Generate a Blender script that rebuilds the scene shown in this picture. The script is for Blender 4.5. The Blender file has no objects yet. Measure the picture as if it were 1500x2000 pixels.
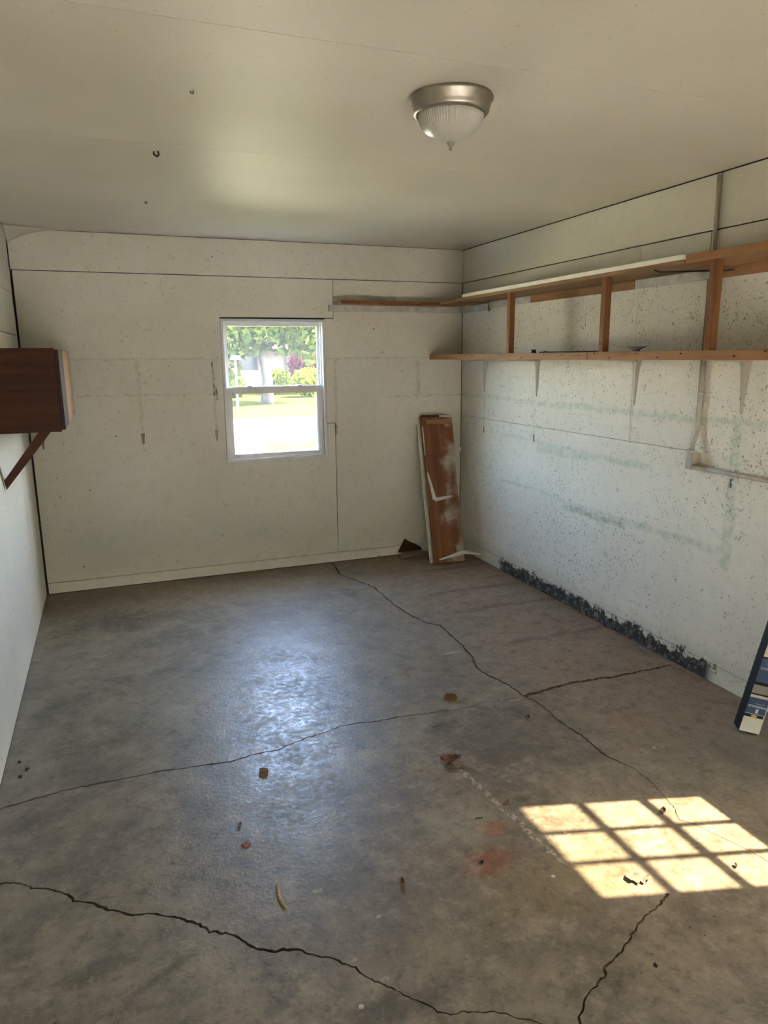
import bpy, bmesh, math, random
from mathutils import Vector, Matrix
from mathutils.geometry import delaunay_2d_cdt, tessellate_polygon
import mathutils.noise as mnoise

random.seed(7)
S = bpy.context.scene
COL = S.collection
# ------------------------------------------------------------------ room size (metres)
XL, XR, YB, H = -0.5206, 2.7233, 5.3325, 2.44     # left wall, right wall, far wall, ceiling
YF = -0.95                                         # garage-door wall behind the viewer
EYE = 1.6228
# ------------------------------------------------------------------ camera
yaw, pitch, roll = 0.363792, -0.215017, -0.009311
F = Vector((math.sin(yaw)*math.cos(pitch), math.cos(yaw)*math.cos(pitch), math.sin(pitch)))
R0 = Vector((math.cos(yaw), -math.sin(yaw), 0)); U0 = R0.cross(F)
Rv = math.cos(roll)*R0 + math.sin(roll)*U0
Uv = -math.sin(roll)*R0 + math.cos(roll)*U0
cam = bpy.data.objects.new('camera', bpy.data.cameras.new('camera')); COL.objects.link(cam)
M = Matrix((Rv, Uv, -F)).transposed().to_4x4(); M.translation = (0, 0, EYE); cam.matrix_world = M
cam.data.sensor_fit = 'VERTICAL'; cam.data.sensor_height = 24.0
cam.data.lens = 24.0*1392.32/2000; cam.data.clip_start = 0.02; cam.data.clip_end = 500
S.camera = cam
# ------------------------------------------------------------------ sky, sun, exposure
SUN_EL = math.radians(51.6)
to_sun = Vector((0.961*math.cos(SUN_EL), -0.277*math.cos(SUN_EL), math.sin(SUN_EL))).normalized()
world = bpy.data.worlds.new('sky'); S.world = world; world.use_nodes = True
wn = world.node_tree.nodes; wl = world.node_tree.links; wn.clear()
sky = wn.new('ShaderNodeTexSky'); sky.sky_type = 'NISHITA'; sky.sun_disc = False
sky.sun_elevation = SUN_EL; sky.sun_rotation = math.atan2(to_sun.x, to_sun.y)
sky.air_density = 1.0; sky.dust_density = 3.0; sky.ozone_density = 1.0
bg = wn.new('ShaderNodeBackground'); bg.inputs['Strength'].default_value = 2.2
wo = wn.new('ShaderNodeOutputWorld'); wl.new(sky.outputs[0], bg.inputs[0]); wl.new(bg.outputs[0], wo.inputs[0])
sun = bpy.data.objects.new('sun', bpy.data.lights.new('sun', 'SUN')); COL.objects.link(sun)
sun.data.energy = 48.0; sun.data.angle = math.radians(0.6); sun.data.color = (1.0, 0.90, 0.74)
sun.rotation_euler = to_sun.to_track_quat('Z', 'Y').to_euler(); sun.location = (20, -6, 25)
def portal(name, loc, rot, sx, sy):                # sampling guides in the two window openings; they emit nothing
    o = bpy.data.objects.new(name, bpy.data.lights.new(name, 'AREA')); COL.objects.link(o)
    o.data.shape = 'RECTANGLE'; o.data.size = sx; o.data.size_y = sy; o.data.cycles.is_portal = True
    o.location = loc; o.rotation_euler = rot
portal('window_portal', (1.176, YB+0.16, 1.375), (math.radians(-90), 0, 0), 0.80, 1.06)
portal('door_portal', (XR+0.15, 1.324, 1.548), (math.radians(90), 0, math.radians(90)), 0.56, 0.96)
vs = S.view_settings
vs.view_transform = 'Standard'; vs.look = 'None'; vs.exposure = 2.33; vs.gamma = 1.0; vs.use_curve_mapping = False
S.cycles.adaptive_threshold = 0.07; S.cycles.adaptive_min_samples = 36; S.cycles.caustics_refractive = False
S.cycles.max_bounces = 8; S.cycles.diffuse_bounces = 5; S.cycles.glossy_bounces = 4
S.cycles.transparent_max_bounces = 16; S.cycles.sample_clamp_indirect = 6.0; S.cycles.caustics_reflective = False

# ================================================================== node helpers
class Mat:
    def __init__(self, name):
        self.m = bpy.data.materials.new(name); self.m.use_nodes = True
        self.t = self.m.node_tree; self.n = self.t.nodes; self.n.clear()
        self.out = self.n.new('ShaderNodeOutputMaterial')
        g = self.n.new('ShaderNodeNewGeometry'); self.pos = g.outputs['Position']
        self._sep = None
    def put(self, sock, v):
        if hasattr(v, 'is_linked') or isinstance(v, bpy.types.NodeSocket): self.t.links.new(v, sock)
        else:
            if isinstance(v, (tuple, list)) and len(v) == 3 and len(sock.default_value) == 4: v = (*v, 1)
            sock.default_value = v
    def local(self):
        self.pos = self.n.new('ShaderNodeTexCoord').outputs['Object']; self._sep = None
    def xyz(self, i):
        if self._sep is None:
            self._sep = self.n.new('ShaderNodeSeparateXYZ'); self.put(self._sep.inputs[0], self.pos)
        return self._sep.outputs[i]
    def math(self, op, a, b=0.0, clamp=False):
        n = self.n.new('ShaderNodeMath'); n.operation = op; n.use_clamp = clamp
        self.put(n.inputs[0], a); self.put(n.inputs[1], b); return n.outputs[0]
    def mul(self, a, b): return self.math('MULTIPLY', a, b)
    def add(self, a, b): return self.math('ADD', a, b)
    def sm(self, v, lo, hi, a=0.0, b=1.0, smooth=True):
        n = self.n.new('ShaderNodeMapRange'); n.interpolation_type = 'SMOOTHSTEP' if smooth else 'LINEAR'
        self.put(n.inputs['Value'], v)
        for k, x in (('From Min', lo), ('From Max', hi), ('To Min', a), ('To Max', b)): self.put(n.inputs[k], x)
        return n.outputs[0]
    def noise(self, scale, detail=3.0, rough=0.55, stretch=None, off=0.0, dist=0.0):
        n = self.n.new('ShaderNodeTexNoise'); n.inputs['Scale'].default_value = scale
        n.inputs['Detail'].default_value = detail; n.inputs['Roughness'].default_value = rough
        n.inputs['Distortion'].default_value = dist
        mp = self.n.new('ShaderNodeMapping'); self.put(mp.inputs[0], self.pos)
        mp.inputs['Location'].default_value = (off, off*1.7, off*0.6)
        if stretch: mp.inputs['Scale'].default_value = stretch
        self.t.links.new(mp.outputs[0], n.inputs['Vector']); return n.outputs['Fac']
    def voro(self, scale, off=0.0, stretch=None):
        n = self.n.new('ShaderNodeTexVoronoi'); n.inputs['Scale'].default_value = scale
        mp = self.n.new('ShaderNodeMapping'); self.put(mp.inputs[0], self.pos); mp.inputs['Location'].default_value = (off, off, off)
        if stretch: mp.inputs['Scale'].default_value = stretch
        self.t.links.new(mp.outputs[0], n.inputs['Vector']); return n.outputs['Distance']
    def mix(self, f, a, b, mode='MIX'):
        n = self.n.new('ShaderNodeMix'); n.data_type = 'RGBA'; n.blend_type = mode
        self.put(n.inputs[0], f); self.put(n.inputs[6], a); self.put(n.inputs[7], b); return n.outputs[2]
    def rect(self, u, v, u0, u1, v0, v1, s=0.01):     # soft-edged rectangle mask
        du = self.sub_abs(u, (u0+u1)/2, (u1-u0)/2); dv = self.sub_abs(v, (v0+v1)/2, (v1-v0)/2)
        return self.sm(self.math('MAXIMUM', du, dv), -s, s, 1, 0)
    def sub_abs(self, u, c, h):
        n = self.n.new('ShaderNodeMath'); n.operation = 'ABSOLUTE'; self.put(n.inputs[0], self.math('SUBTRACT', u, c))
        return self.math('SUBTRACT', n.outputs[0], h)
    def ell(self, cu, cv, ru, rv, ang=0.0):           # distance from a point, in units of the two radii
        mp = self.n.new('ShaderNodeMapping'); mp.vector_type = 'TEXTURE'; self.put(mp.inputs[0], self.pos)
        mp.inputs['Location'].default_value = (cu, cv, 0); mp.inputs['Rotation'].default_value = (0, 0, ang)
        mp.inputs['Scale'].default_value = (ru, rv, 1e3)
        v = self.n.new('ShaderNodeVectorMath'); v.operation = 'LENGTH'; self.put(v.inputs[0], mp.outputs[0]); return v.outputs['Value']
    def blob(self, cu, cv, ru, rv, wob, soft=0.5, k=1.0, ang=0.0):
        return self.sm(self.add(self.ell(cu, cv, ru, rv, ang), wob), 1.0-soft, 1.0+soft*0.3, k, 0)
    def bump(self, h, strength=0.3, dist=0.002):
        n = self.n.new('ShaderNodeBump'); n.inputs['Strength'].default_value = strength
        n.inputs['Distance'].default_value = dist; self.put(n.inputs['Height'], h); return n.outputs[0]
    def bsdf(self, color, rough=0.6, metal=0.0, normal=None, spec=0.5, **kw):
        b = self.n.new('ShaderNodeBsdfPrincipled'); self.put(b.inputs['Base Color'], color)
        self.put(b.inputs['Roughness'], rough); self.put(b.inputs['Metallic'], metal)
        self.put(b.inputs['Specular IOR Level'], spec)
        for k, v in kw.items(): self.put(b.inputs[k.replace('_', ' ')], v)
        if normal is not None: self.put(b.inputs['Normal'], normal)
        self.t.links.new(b.outputs[0], self.out.inputs[0]); return self.m

def simple(name, col, rough=0.6, metal=0.0, var=0.12, scale=12.0, bump=0.1, loc=False, **kw):
    m = Mat(name)
    if loc: m.local()
    n = m.noise(scale, 2)
    c = m.mix(m.sm(n, 0.3, 0.7), tuple(x*(1-var) for x in col), tuple(min(1, x*(1+var)) for x in col))
    return m.bsdf(c, rough, metal, None, **kw)

# ================================================================== mesh helpers
def obj(name, bm, mat, parent=None, smooth=False):
    me = bpy.data.meshes.new(name); bm.normal_update(); bm.to_mesh(me); bm.free()
    if smooth:
        for p in me.polygons: p.use_smooth = True
    if mat: me.materials.append(mat)
    o = bpy.data.objects.new(name, me); COL.objects.link(o)
    if parent: o.parent = parent
    return o
def empty(name, loc=(0, 0, 0)):
    o = bpy.data.objects.new(name, None); COL.objects.link(o); o.location = loc; o.empty_display_size = 0.05
    return o
def tag(o, label, cat, group=None, kind=None):
    o['label'] = label; o['category'] = cat
    if group: o['group'] = group
    if kind: o['kind'] = kind
    return o
def struct(o, label=None, cat=None):
    o['kind'] = 'structure'
    if label: o['label'] = label
    if cat: o['category'] = cat
    return o
def keep(o, parent):                               # parent without moving: child coordinates are world coordinates
    o.parent = parent; o.matrix_parent_inverse = Matrix.Translation(parent.location).inverted(); return o
def bm_box(bm, x0, x1, y0, y1, z0, z1, mtx=None, bevel=0.0):
    v = [bm.verts.new(p) for p in ((x0,y0,z0),(x1,y0,z0),(x1,y1,z0),(x0,y1,z0),(x0,y0,z1),(x1,y0,z1),(x1,y1,z1),(x0,y1,z1))]
    f = [bm.faces.new([v[i] for i in q]) for q in ((0,3,2,1),(4,5,6,7),(0,1,5,4),(1,2,6,5),(2,3,7,6),(3,0,4,7))]
    if bevel > 0:
        es = list({e for q in f for e in q.edges})
        r = bmesh.ops.bevel(bm, geom=es, offset=bevel, segments=2, affect='EDGES')
        v = list({w for w in v if w.is_valid} | set(r['verts']))
    if mtx is not None: bmesh.ops.transform(bm, matrix=mtx, verts=v)
    return v
def box(name, x0, x1, y0, y1, z0, z1, mat, parent=None, bevel=0.0, mtx=None):
    bm = bmesh.new(); bm_box(bm, min(x0,x1), max(x0,x1), min(y0,y1), max(y0,y1), min(z0,z1), max(z0,z1), mtx, bevel)
    return obj(name, bm, mat, parent)
def boxes(name, L, mat, parent=None, bevel=0.0):
    bm = bmesh.new()
    for q in L: bm_box(bm, *q, bevel=bevel)
    return obj(name, bm, mat, parent)
def prism(name, pts, axis, a, b, mat, parent=None):  # polygon in the two other axes, extruded from a to b along axis
    bm = bmesh.new()
    def P(u, v, w): return {0: (w, u, v), 1: (u, w, v), 2: (u, v, w)}[axis]
    va = [bm.verts.new(P(u, v, a)) for u, v in pts]; vb = [bm.verts.new(P(u, v, b)) for u, v in pts]
    n = len(pts)
    for t in tessellate_polygon([[Vector((u, v, 0)) for u, v in pts]]):
        bm.faces.new([va[i] for i in t]); bm.faces.new([vb[i] for i in t[::-1]])
    for i in range(n): bm.faces.new((va[i], vb[i], vb[(i+1) % n], va[(i+1) % n]))
    bmesh.ops.recalc_face_normals(bm, faces=bm.faces)
    return obj(name, bm, mat, parent)
def bm_tube(bm, pts, rad, seg=10, cap=True):
    pts = [Vector(p) for p in pts]; rings = []
    for i, p in enumerate(pts):
        d = ((pts[min(i+1, len(pts)-1)] - pts[max(i-1, 0)])).normalized()
        up = Vector((0, 0, 1)) if abs(d.z) < 0.9 else Vector((1, 0, 0))
        a = d.cross(up).normalized(); b = d.cross(a)
        r = rad[i] if isinstance(rad, (list, tuple)) else rad
        rings.append([bm.verts.new(p + a*math.cos(t)*r + b*math.sin(t)*r) for t in [k*2*math.pi/seg for k in range(seg)]])
    for q, w in zip(rings, rings[1:]):
        for k in range(seg): bm.faces.new((q[k], q[(k+1) % seg], w[(k+1) % seg], w[k]))
    if cap: bm.faces.new(rings[0]); bm.faces.new(rings[-1][::-1])
    bmesh.ops.recalc_face_normals(bm, faces=bm.faces)
def tube(name, pts, rad, mat, parent=None, seg=10, smooth=True):
    bm = bmesh.new(); bm_tube(bm, pts, rad, seg); return obj(name, bm, mat, parent, smooth)
def lathe(name, prof, c, mat, parent=None, seg=64, ribs=None):
    bm = bmesh.new(); rings = []
    for r, z in prof:
        rr = []
        for k in range(seg):
            t = 2*math.pi*k/seg; q = r
            if ribs: q = r + ribs(z)*math.sin(math.pi/2*k)
            rr.append(bm.verts.new((c[0]+q*math.cos(t), c[1]+q*math.sin(t), z)))
        rings.append(rr)
    for a, b in zip(rings, rings[1:]):
        for k in range(seg): bm.faces.new((a[k], a[(k+1) % seg], b[(k+1) % seg], b[k]))
    bm.faces.new(rings[-1])
    bmesh.ops.recalc_face_normals(bm, faces=bm.faces)
    return obj(name, bm, mat, parent, True)

# ================================================================== materials
def wall_material(name, which):
    """painted sheet wall: off-white, with the ghosts of old shelves and mould specks of their own shape"""
    m = Mat(name); X, Y, Z = (m.xyz(i) for i in range(3))
    u = Y if which in ('right', 'left') else X
    j = m.sm(m.noise(9, 2), 0.3, 0.7, -0.006, 0.006)
    uj = m.add(u, j); zj = m.math('SUBTRACT', Z, j)
    base = m.mix(m.sm(m.noise(1.3, 2), 0.3, 0.7), (0.675, 0.648, 0.555), (0.745, 0.72, 0.635))
    patch = m.sm(m.noise(14, 2, off=2), 0.45, 0.75)
    base = m.mix(m.mul(patch, 0.18), base, (0.50, 0.51, 0.46))
    brk = m.sm(m.noise(22, 2, off=7), 0.38, 0.62)     # breaks the ghost marks up
    fine = brk
    def mark(c, col, rects, k, s=0.006, broken=True):
        tot = None
        for r in rects:
            q = m.rect(uj, zj, *r, s); tot = q if tot is None else m.math('MAXIMUM', tot, q)
        if broken: tot = m.mul(tot, m.add(m.mul(brk, 0.7), 0.3))
        return m.mix(m.mul(tot, k), c, col)
    if which == 'right':
        base = mark(base, (0.42, 0.50, 0.40), [(4.50, 5.33, 1.300, 1.325), (2.2, 4.5, 1.285, 1.32), (3.62, 4.19, 0.975, 1.045),
            (3.25, 3.87, 0.632, 0.695), (3.05, 3.62, 1.0, 1.035), (2.5, 3.25, 0.66, 0.70), (3.87, 4.66, 0.69, 0.715), (2.49, 2.55, 0.6, 1.34),
            (4.19, 4.66, 1.04, 1.055), (4.22, 4.25, 1.03, 1.33), (4.655, 4.67, 0.92, 1.06), (4.645, 4.66, 0.6, 0.72)], 0.62, 0.012)
        base = mark(base, (0.20, 0.23, 0.15), [(3.25, 3.82, 0.634, 0.665)], 0.55, 0.012)
        base = mark(base, (0.30, 0.32, 0.27), [(4.935, 4.95, 1.06, 1.58), (3.235, 3.25, 1.14, 1.36)], 0.45, 0.004)
        base = m.mix(m.rect(u, Z, 4.222, 4.238, 1.035, 1.085, 0.003), base, (0.17, 0.085, 0.035))
        base = m.mix(m.rect(u, Z, 4.936, 4.949, 1.030, 1.080, 0.003), base, (0.15, 0.08, 0.04))
        base = m.mix(m.mul(m.rect(uj, zj, 2.517, 2.532, 1.003, 1.042, 0.008), m.sm(brk, 0.2, 0.5)), base, (0.03, 0.025, 0.02))
    if which == 'back':
        base = mark(base, (0.36, 0.41, 0.36), [(-0.24, 0.74, 1.612, 1.622), (1.57, 2.42, 1.606, 1.616), (-0.2, 0.75, 1.366, 1.376),
            (2.05, 2.72, 1.305, 1.317)], 0.6, 0.006)
        base = mark(base, (0.46, 0.50, 0.45), [(-0.24, 0.75, 1.37, 1.62), (1.57, 2.42, 1.32, 1.61)], 0.16, 0.02)
        base = mark(base, (0.34, 0.39, 0.34), [(0.194, 0.219, 1.09, 1.60), (0.708, 0.732, 1.10, 1.60), (1.63, 1.65, 1.1, 1.60),
            (2.316, 2.346, 1.28, 1.59)], 0.42, 0.004)
        for c in (-0.44, 0.207, 0.722, 1.638):
            w = m.sm(Z, 1.025, 1.105, 0.006, 0.014, False)
            d = m.math('ABSOLUTE', m.math('SUBTRACT', u, c))
            k = m.mul(m.math('LESS_THAN', d, w), m.rect(u, Z, c-0.05, c+0.05, 1.026, 1.105, 0.002))
            base = m.mix(m.mul(k, 0.85 if c < 0.5 else 0.6), base, (0.20, 0.11, 0.05))
        for a, b, z0, z1 in ((0.712, 0.722, 1.36, 1.60), (0.728, 0.742, 1.33, 1.42)):
            base = mark(base, (0.05, 0.05, 0.05), [(a, b, z0, z1)], 0.9, 0.003)
        base = m.mix(m.mul(m.rect(uj, zj, 0.9, 2.0, 0.02, 0.13, 0.05), m.mul(fine, 0.12)), base, (0.25, 0.24, 0.18))
    # fine dark specks and scuffs
    dens = 0.0
    if which == 'right':
        hi = m.sm(Z, 1.98, 2.06, 1, 0.12)
        n1 = m.noise(62, 3, 0.7, off=1); reg = m.noise(2.0, 2, off=8); lo = m.sm(reg, 0.35, 0.7, 0.675, 0.615)
        sp = m.math('GREATER_THAN', n1, lo)
        curl = m.math('ABSOLUTE', m.math('SUBTRACT', m.noise(38, 1, 0.5, off=5), 0.5))
        st = m.mul(m.math('LESS_THAN', curl, 0.011), m.math('GREATER_THAN', m.noise(21, 1, off=13), m.sm(reg, 0.35, 0.65, 0.60, 0.52)))
        base = m.mix(m.mul(m.mul(m.math('MAXIMUM', sp, st), hi), 0.72), base, (0.11, 0.11, 0.09))
        v = m.math('LESS_THAN', m.voro(9, 2), 0.042)
        base = m.mix(m.mul(m.mul(v, m.sm(m.noise(5, 0, off=11), 0.54, 0.58)), 0.85), base, (0.03, 0.03, 0.03))
        # black mould and bare dirty sheet along the foot of the wall
        edge = m.add(Z, m.sm(m.noise(13, 3, 0.75, off=6), 0.25, 0.75, -0.035, 0.035))
        base = m.mix(m.mul(m.rect(Y, edge, 2.3, 5.33, -0.1, 0.16, 0.05), 0.35), base, (0.42, 0.42, 0.30))
        k = m.mul(m.sm(edge, 0.078, 0.086, 1, 0), m.mul(m.sm(Y, 2.50, 2.58), m.sm(Y, 4.60, 4.66, 1, 0)))
        dirt = m.mix(m.sm(m.noise(34, 2, 0.75, off=9), 0.46, 0.66), (0.006, 0.006, 0.005), (0.17, 0.155, 0.135))
        base = m.mix(m.mul(k, 0.96), base, dirt)
        rim = m.mul(m.rect(Y, edge, 2.5, 4.66, 0.066, 0.096, 0.01), m.math('GREATER_THAN', n1, 0.5))
        base = m.mix(m.mul(rim, 0.8), base, (0.03, 0.03, 0.025))
    else:
        n1 = m.noise(45, 3, 0.7, off=1)
        base = m.mix(m.mul(m.math('GREATER_THAN', n1, 0.655), 0.42), base, (0.2, 0.2, 0.17))
        v = m.math('LESS_THAN', m.voro(7, 2), 0.045)
        base = m.mix(m.mul(m.mul(v, m.sm(m.noise(4, 0, off=11), 0.52, 0.56)), 0.8), base, (0.05, 0.05, 0.05))
    return m.bsdf(base, 0.55, 0, None, 0.35)

M_WALLR = wall_material('painted_wall_right', 'right')
M_WALLB = wall_material('painted_wall_back', 'back')
M_WALLL = wall_material('painted_wall_left', 'left')
M_GAP = simple('dark_stud_gap', (0.035, 0.028, 0.02), 0.9)
M_EXT = simple('siding', (0.55, 0.53, 0.48), 0.7)

m = Mat('ceiling_paint'); n = m.noise(1.1, 2); c = m.mix(m.sm(n, 0.3, 0.7), (0.64, 0.60, 0.515), (0.72, 0.68, 0.60))
c = m.mix(m.mul(m.math('GREATER_THAN', m.noise(60, 2, off=2), 0.70), 0.3), c, (0.3, 0.27, 0.2))
M_CEIL = m.bsdf(c, 0.5, 0, None, 0.35)

# ---- concrete
m = Mat('stained_concrete'); X, Y, Z = (m.xyz(i) for i in range(3))
big = m.noise(0.9, 3, 0.6); mid = m.noise(4.5, 4, 0.68, off=3); fin = m.noise(38, 4, 0.7, off=5); grit = m.noise(170, 1, 0.6)
c = m.mix(m.sm(big, 0.32, 0.68), (0.150, 0.138, 0.118), (0.225, 0.208, 0.178))
c = m.mix(m.mul(m.sm(mid, 0.42, 0.66), 0.55), c, (0.270, 0.248, 0.208))
c = m.mix(m.mul(m.sm(mid, 0.50, 0.30), 0.42), c, (0.105, 0.096, 0.080))
wob = m.sm(mid, 0.2, 0.8, -0.35, 0.35); wob2 = m.sm(fin, 0.2, 0.8, -0.5, 0.5)
# brown, rust-tinted slab along the right side and the far edge; greyer towards the left
br = m.mul(m.sm(m.add(X, m.mul(wob, 0.5)), 1.45, 2.15), m.sm(Y, 1.9, 2.5))
c = m.mix(m.mul(br, 0.75), c, m.mix(m.sm(fin, 0.3, 0.7), (0.250, 0.178, 0.122), (0.345, 0.252, 0.180)))
bk = m.sm(m.add(Y, m.mul(wob, 0.3)), 4.55, 5.05)
c = m.mix(m.mul(bk, 0.7), c, (0.165, 0.122, 0.075))
wobA = m.add(wob, m.mul(wob2, 0.7)); grain = m.sm(fin, 0.25, 0.6, 0.55, 1.15)
for (cx, cy, rx, ry, k, col) in ((0.0, 4.57, 0.34, 0.24, 0.7, (0.060, 0.062, 0.048)), (0.25, 4.25, 0.5, 0.25, 0.35, (0.08, 0.075, 0.062)),
        (1.45, 2.40, 0.42, 0.38, 0.55, (0.088, 0.078, 0.064)), (0.95, 2.15, 0.45, 0.35, 0.45, (0.10, 0.092, 0.075)),
        (0.60, 1.78, 0.35, 0.30, 0.35, (0.10, 0.088, 0.07)), (1.75, 2.65, 0.25, 0.12, 0.5, (0.11, 0.08, 0.05)),
        (0.22, 3.30, 0.30, 0.26, 0.30, (0.34, 0.33, 0.30)), (1.05, 2.02, 0.22, 0.16, 0.40, (0.33, 0.32, 0.29)),
        (2.42, 4.15, 0.30, 0.10, 0.35, (0.32, 0.28, 0.23)), (2.28, 4.45, 0.22, 0.10, 0.35, (0.32, 0.28, 0.23)),
        (2.30, 2.30, 0.40, 0.30, 0.35, (0.27, 0.21, 0.15)), (1.15, 1.62, 0.30, 0.16, 0.40, (0.20, 0.17, 0.09)),
        (-0.20, 1.80, 0.13, 0.05, 0.55, (0.05, 0.05, 0.05)), (0.50, 1.40, 0.28, 0.05, 0.45, (0.07, 0.066, 0.055)),
        (1.03, 1.79, 0.095, 0.072, 1.1, (0.19, 0.085, 0.052)), (1.13, 1.93, 0.06, 0.04, 0.9, (0.22, 0.11, 0.06))):
    c = m.mix(m.mul(m.blob(cx, cy, rx, ry, wobA, 0.7, k), grain), c, col)
floor_lines = None; yj = m.add(Y, m.mul(wob, 0.06))
for y0 in (4.82, 4.30, 3.92, 3.35):                # dark lines running out from the right wall
    q = m.sm(m.math('ABSOLUTE', m.math('SUBTRACT', yj, y0)), 0.012, 0.045, 0.5, 0); floor_lines = q if floor_lines is None else m.add(floor_lines, q)
c = m.mix(m.mul(floor_lines, m.sm(m.add(X, wob), 1.98, 2.04)), c, (0.085, 0.06, 0.042))
for (cx, cy, ang, ln, k) in ((0.0, 1.72, 0.5, 0.16, 0.5), (0.62, 1.30, 0.6, 0.14, 0.5), (0.28, 1.52, 0.5, 0.10, 0.4), (-0.33, 2.02, 0.9, 0.15, 0.4)):
    q = m.blob(cx, cy, ln, 0.022, wob2, 0.8, k, ang)      # tyre and drag scuffs
    c = m.mix(q, c, (0.055, 0.052, 0.045))
lx = m.math('ABSOLUTE', m.math('SUBTRACT', m.add(X, m.mul(wob, 0.02)), m.sm(Y, 1.65, 2.42, 1.262, 1.185, False)))
line = m.mul(m.math('LESS_THAN', lx, 0.012), m.mul(m.math('GREATER_THAN', fin, 0.515), m.mul(m.sm(Y, 1.66, 1.72), m.sm(Y, 2.36, 2.42, 1, 0))))
c = m.mix(m.mul(line, 0.6), c, (0.50, 0.48, 0.43))      # old white paint drips
rag = m.mul(m.blob(1.21, 2.40, 0.10, 0.07, wob2, 0.6), m.math('GREATER_THAN', fin, 0.55))
c = m.mix(m.mul(rag, 0.7), c, (0.48, 0.45, 0.38))
spk = m.mul(m.math('LESS_THAN', m.voro(5.5, 1), 0.040), m.sm(m.noise(3, 0, off=9), 0.48, 0.52))
c = m.mix(m.mul(spk, 0.8), c, (0.62, 0.60, 0.55))
dsp = m.mul(m.math('LESS_THAN', m.voro(8, 6), 0.035), m.sm(m.noise(3, 0, off=15), 0.5, 0.54))
c = m.mix(m.mul(dsp, 0.85), c, (0.02, 0.018, 0.015))
drip = None; wob3 = m.mul(wob2, 1.6)
for (cx, cy, rx, ry) in ((0.549, 1.996, .014, .012), (0.478, 1.868, .022, .014), (0.62, 1.70, .016, .01), (0.50, 1.58, .02, .012), (0.25, 1.72, .014, .01), (0.56, 1.49, .018, .012), (1.63, 1.73, .10, .022), (1.60, 1.66, .07, .016), (1.67, 3.35, .10, .02)):
    q = m.blob(cx, cy, rx*0.8, ry*0.8, wob3, 0.5, 0.7); drip = q if drip is None else m.math('MAXIMUM', drip, q)
c = m.mix(m.mul(drip, m.sm(fin, 0.40, 0.56)), c, (0.52, 0.50, 0.46))
mot = m.noise(13, 5, 0.74, off=21); mot2 = m.noise(27, 3, 0.75, off=27)
c = m.mix(m.mul(m.sm(mot, 0.50, 0.66), 0.42), c, (0.36, 0.335, 0.285))
c = m.mix(m.mul(m.sm(mot, 0.48, 0.34), 0.50), c, (0.068, 0.060, 0.048))
c = m.mix(m.mul(m.sm(mot2, 0.54, 0.70), 0.30), c, (0.34, 0.315, 0.265))
c = m.mix(m.mul(m.sm(mot2, 0.44, 0.32), 0.40), c, (0.060, 0.053, 0.044))
c = m.mix(m.mul(m.sm(fin, 0.55, 0.75), 0.30), c, (0.36, 0.34, 0.30))
c = m.mix(m.mul(m.sm(fin, 0.45, 0.28), 0.42), c, (0.055, 0.050, 0.042))
c = m.mix(m.mul(m.sm(grit, 0.62, 0.70), 0.30), c, (0.05, 0.047, 0.042))
c = m.mix(1.0, c, (1.06, 0.985, 0.86), 'MULTIPLY')
rough = m.add(m.sm(fin, 0.35, 0.65, 0.26, 0.44), m.add(m.sm(mid, 0.3, 0.7, 0.12, 0.0), m.sm(mot, 0.4, 0.65, 0.0, 0.10)))
rough = m.math('ADD', rough, m.mul(br, 0.22), True)
hgt = m.noise(60, 1, 0.75, off=5)
M_CONC = m.bsdf(c, rough, 0, m.bump(hgt, 0.32, 0.0035), 0.5)
m = Mat('crack_dirt'); n = m.noise(45, 5, 0.7)
M_DIRT = m.bsdf(m.mix(m.sm(n, 0.35, 0.65), (0.020, 0.016, 0.011), (0.085, 0.055, 0.028)), 0.95, 0, m.bump(n, 0.6, 0.006))
m = Mat('crack_fill'); n = m.noise(60, 5, 0.7)
M_FILL = m.bsdf(m.mix(m.sm(n, 0.38, 0.62), (0.055, 0.033, 0.016), (0.19, 0.115, 0.058)), 0.95, 0, m.bump(n, 0.6, 0.004))

def wood(name, a, b, grain=0, rough=0.55, paint=None, loc=False, knots=True):
    m = Mat(name)
    if loc: m.local()
    st = [26.0, 26.0, 26.0]; st[grain] = 1.3
    g = m.noise(1.0, 5, 0.6, stretch=tuple(st), dist=0.8); f = m.noise(3.0, 3, 0.7, stretch=tuple(x*3 for x in st), off=2)
    c = m.mix(m.sm(g, 0.3, 0.7), a, b)
    c = m.mix(m.mul(m.sm(f, 0.55, 0.7), 0.4), c, tuple(x*0.55 for x in a))
    if knots:
        k = m.math('LESS_THAN', m.voro(7.5, 3), 0.07); c = m.mix(m.mul(k, 0.8), c, tuple(x*0.25 for x in a))
    if paint:
        q = m.sm(m.noise(5, 4, off=3), 0.42, 0.55); c = m.mix(q, c, paint)
    return m.bsdf(c, rough, 0, m.bump(g, 0.15, 0.001), 0.18)
M_PINE_Y = wood('pine_lip', (0.25, 0.122, 0.048), (0.35, 0.19, 0.082), 1)
M_PINE_Z = wood('pine_post', (0.165, 0.068, 0.024), (0.24, 0.108, 0.042), 2)
M_PINE_X = wood('pine_shelf', (0.29, 0.155, 0.072), (0.39, 0.225, 0.108), 0)
M_PLY_Y = wood('plywood_shelf', (0.22, 0.122, 0.052), (0.32, 0.19, 0.088), 1)
M_CABW = wood('stained_plywood', (0.032, 0.010, 0.004), (0.062, 0.021, 0.008), 0, 0.55)
M_CABD = wood('light_door', (0.36, 0.22, 0.13), (0.44, 0.28, 0.17), 2, 0.5, knots=False)
M_CABK = wood('dark_door', (0.028, 0.010, 0.007), (0.045, 0.018, 0.012), 2, 0.5, knots=False)
M_BRACE = wood('brace_wood', (0.042, 0.014, 0.006), (0.070, 0.025, 0.010), 0, 0.55, knots=False)
M_CLEATW = simple('painted_cleat', (0.52, 0.51, 0.46), 0.6, var=0.15, scale=18)
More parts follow.
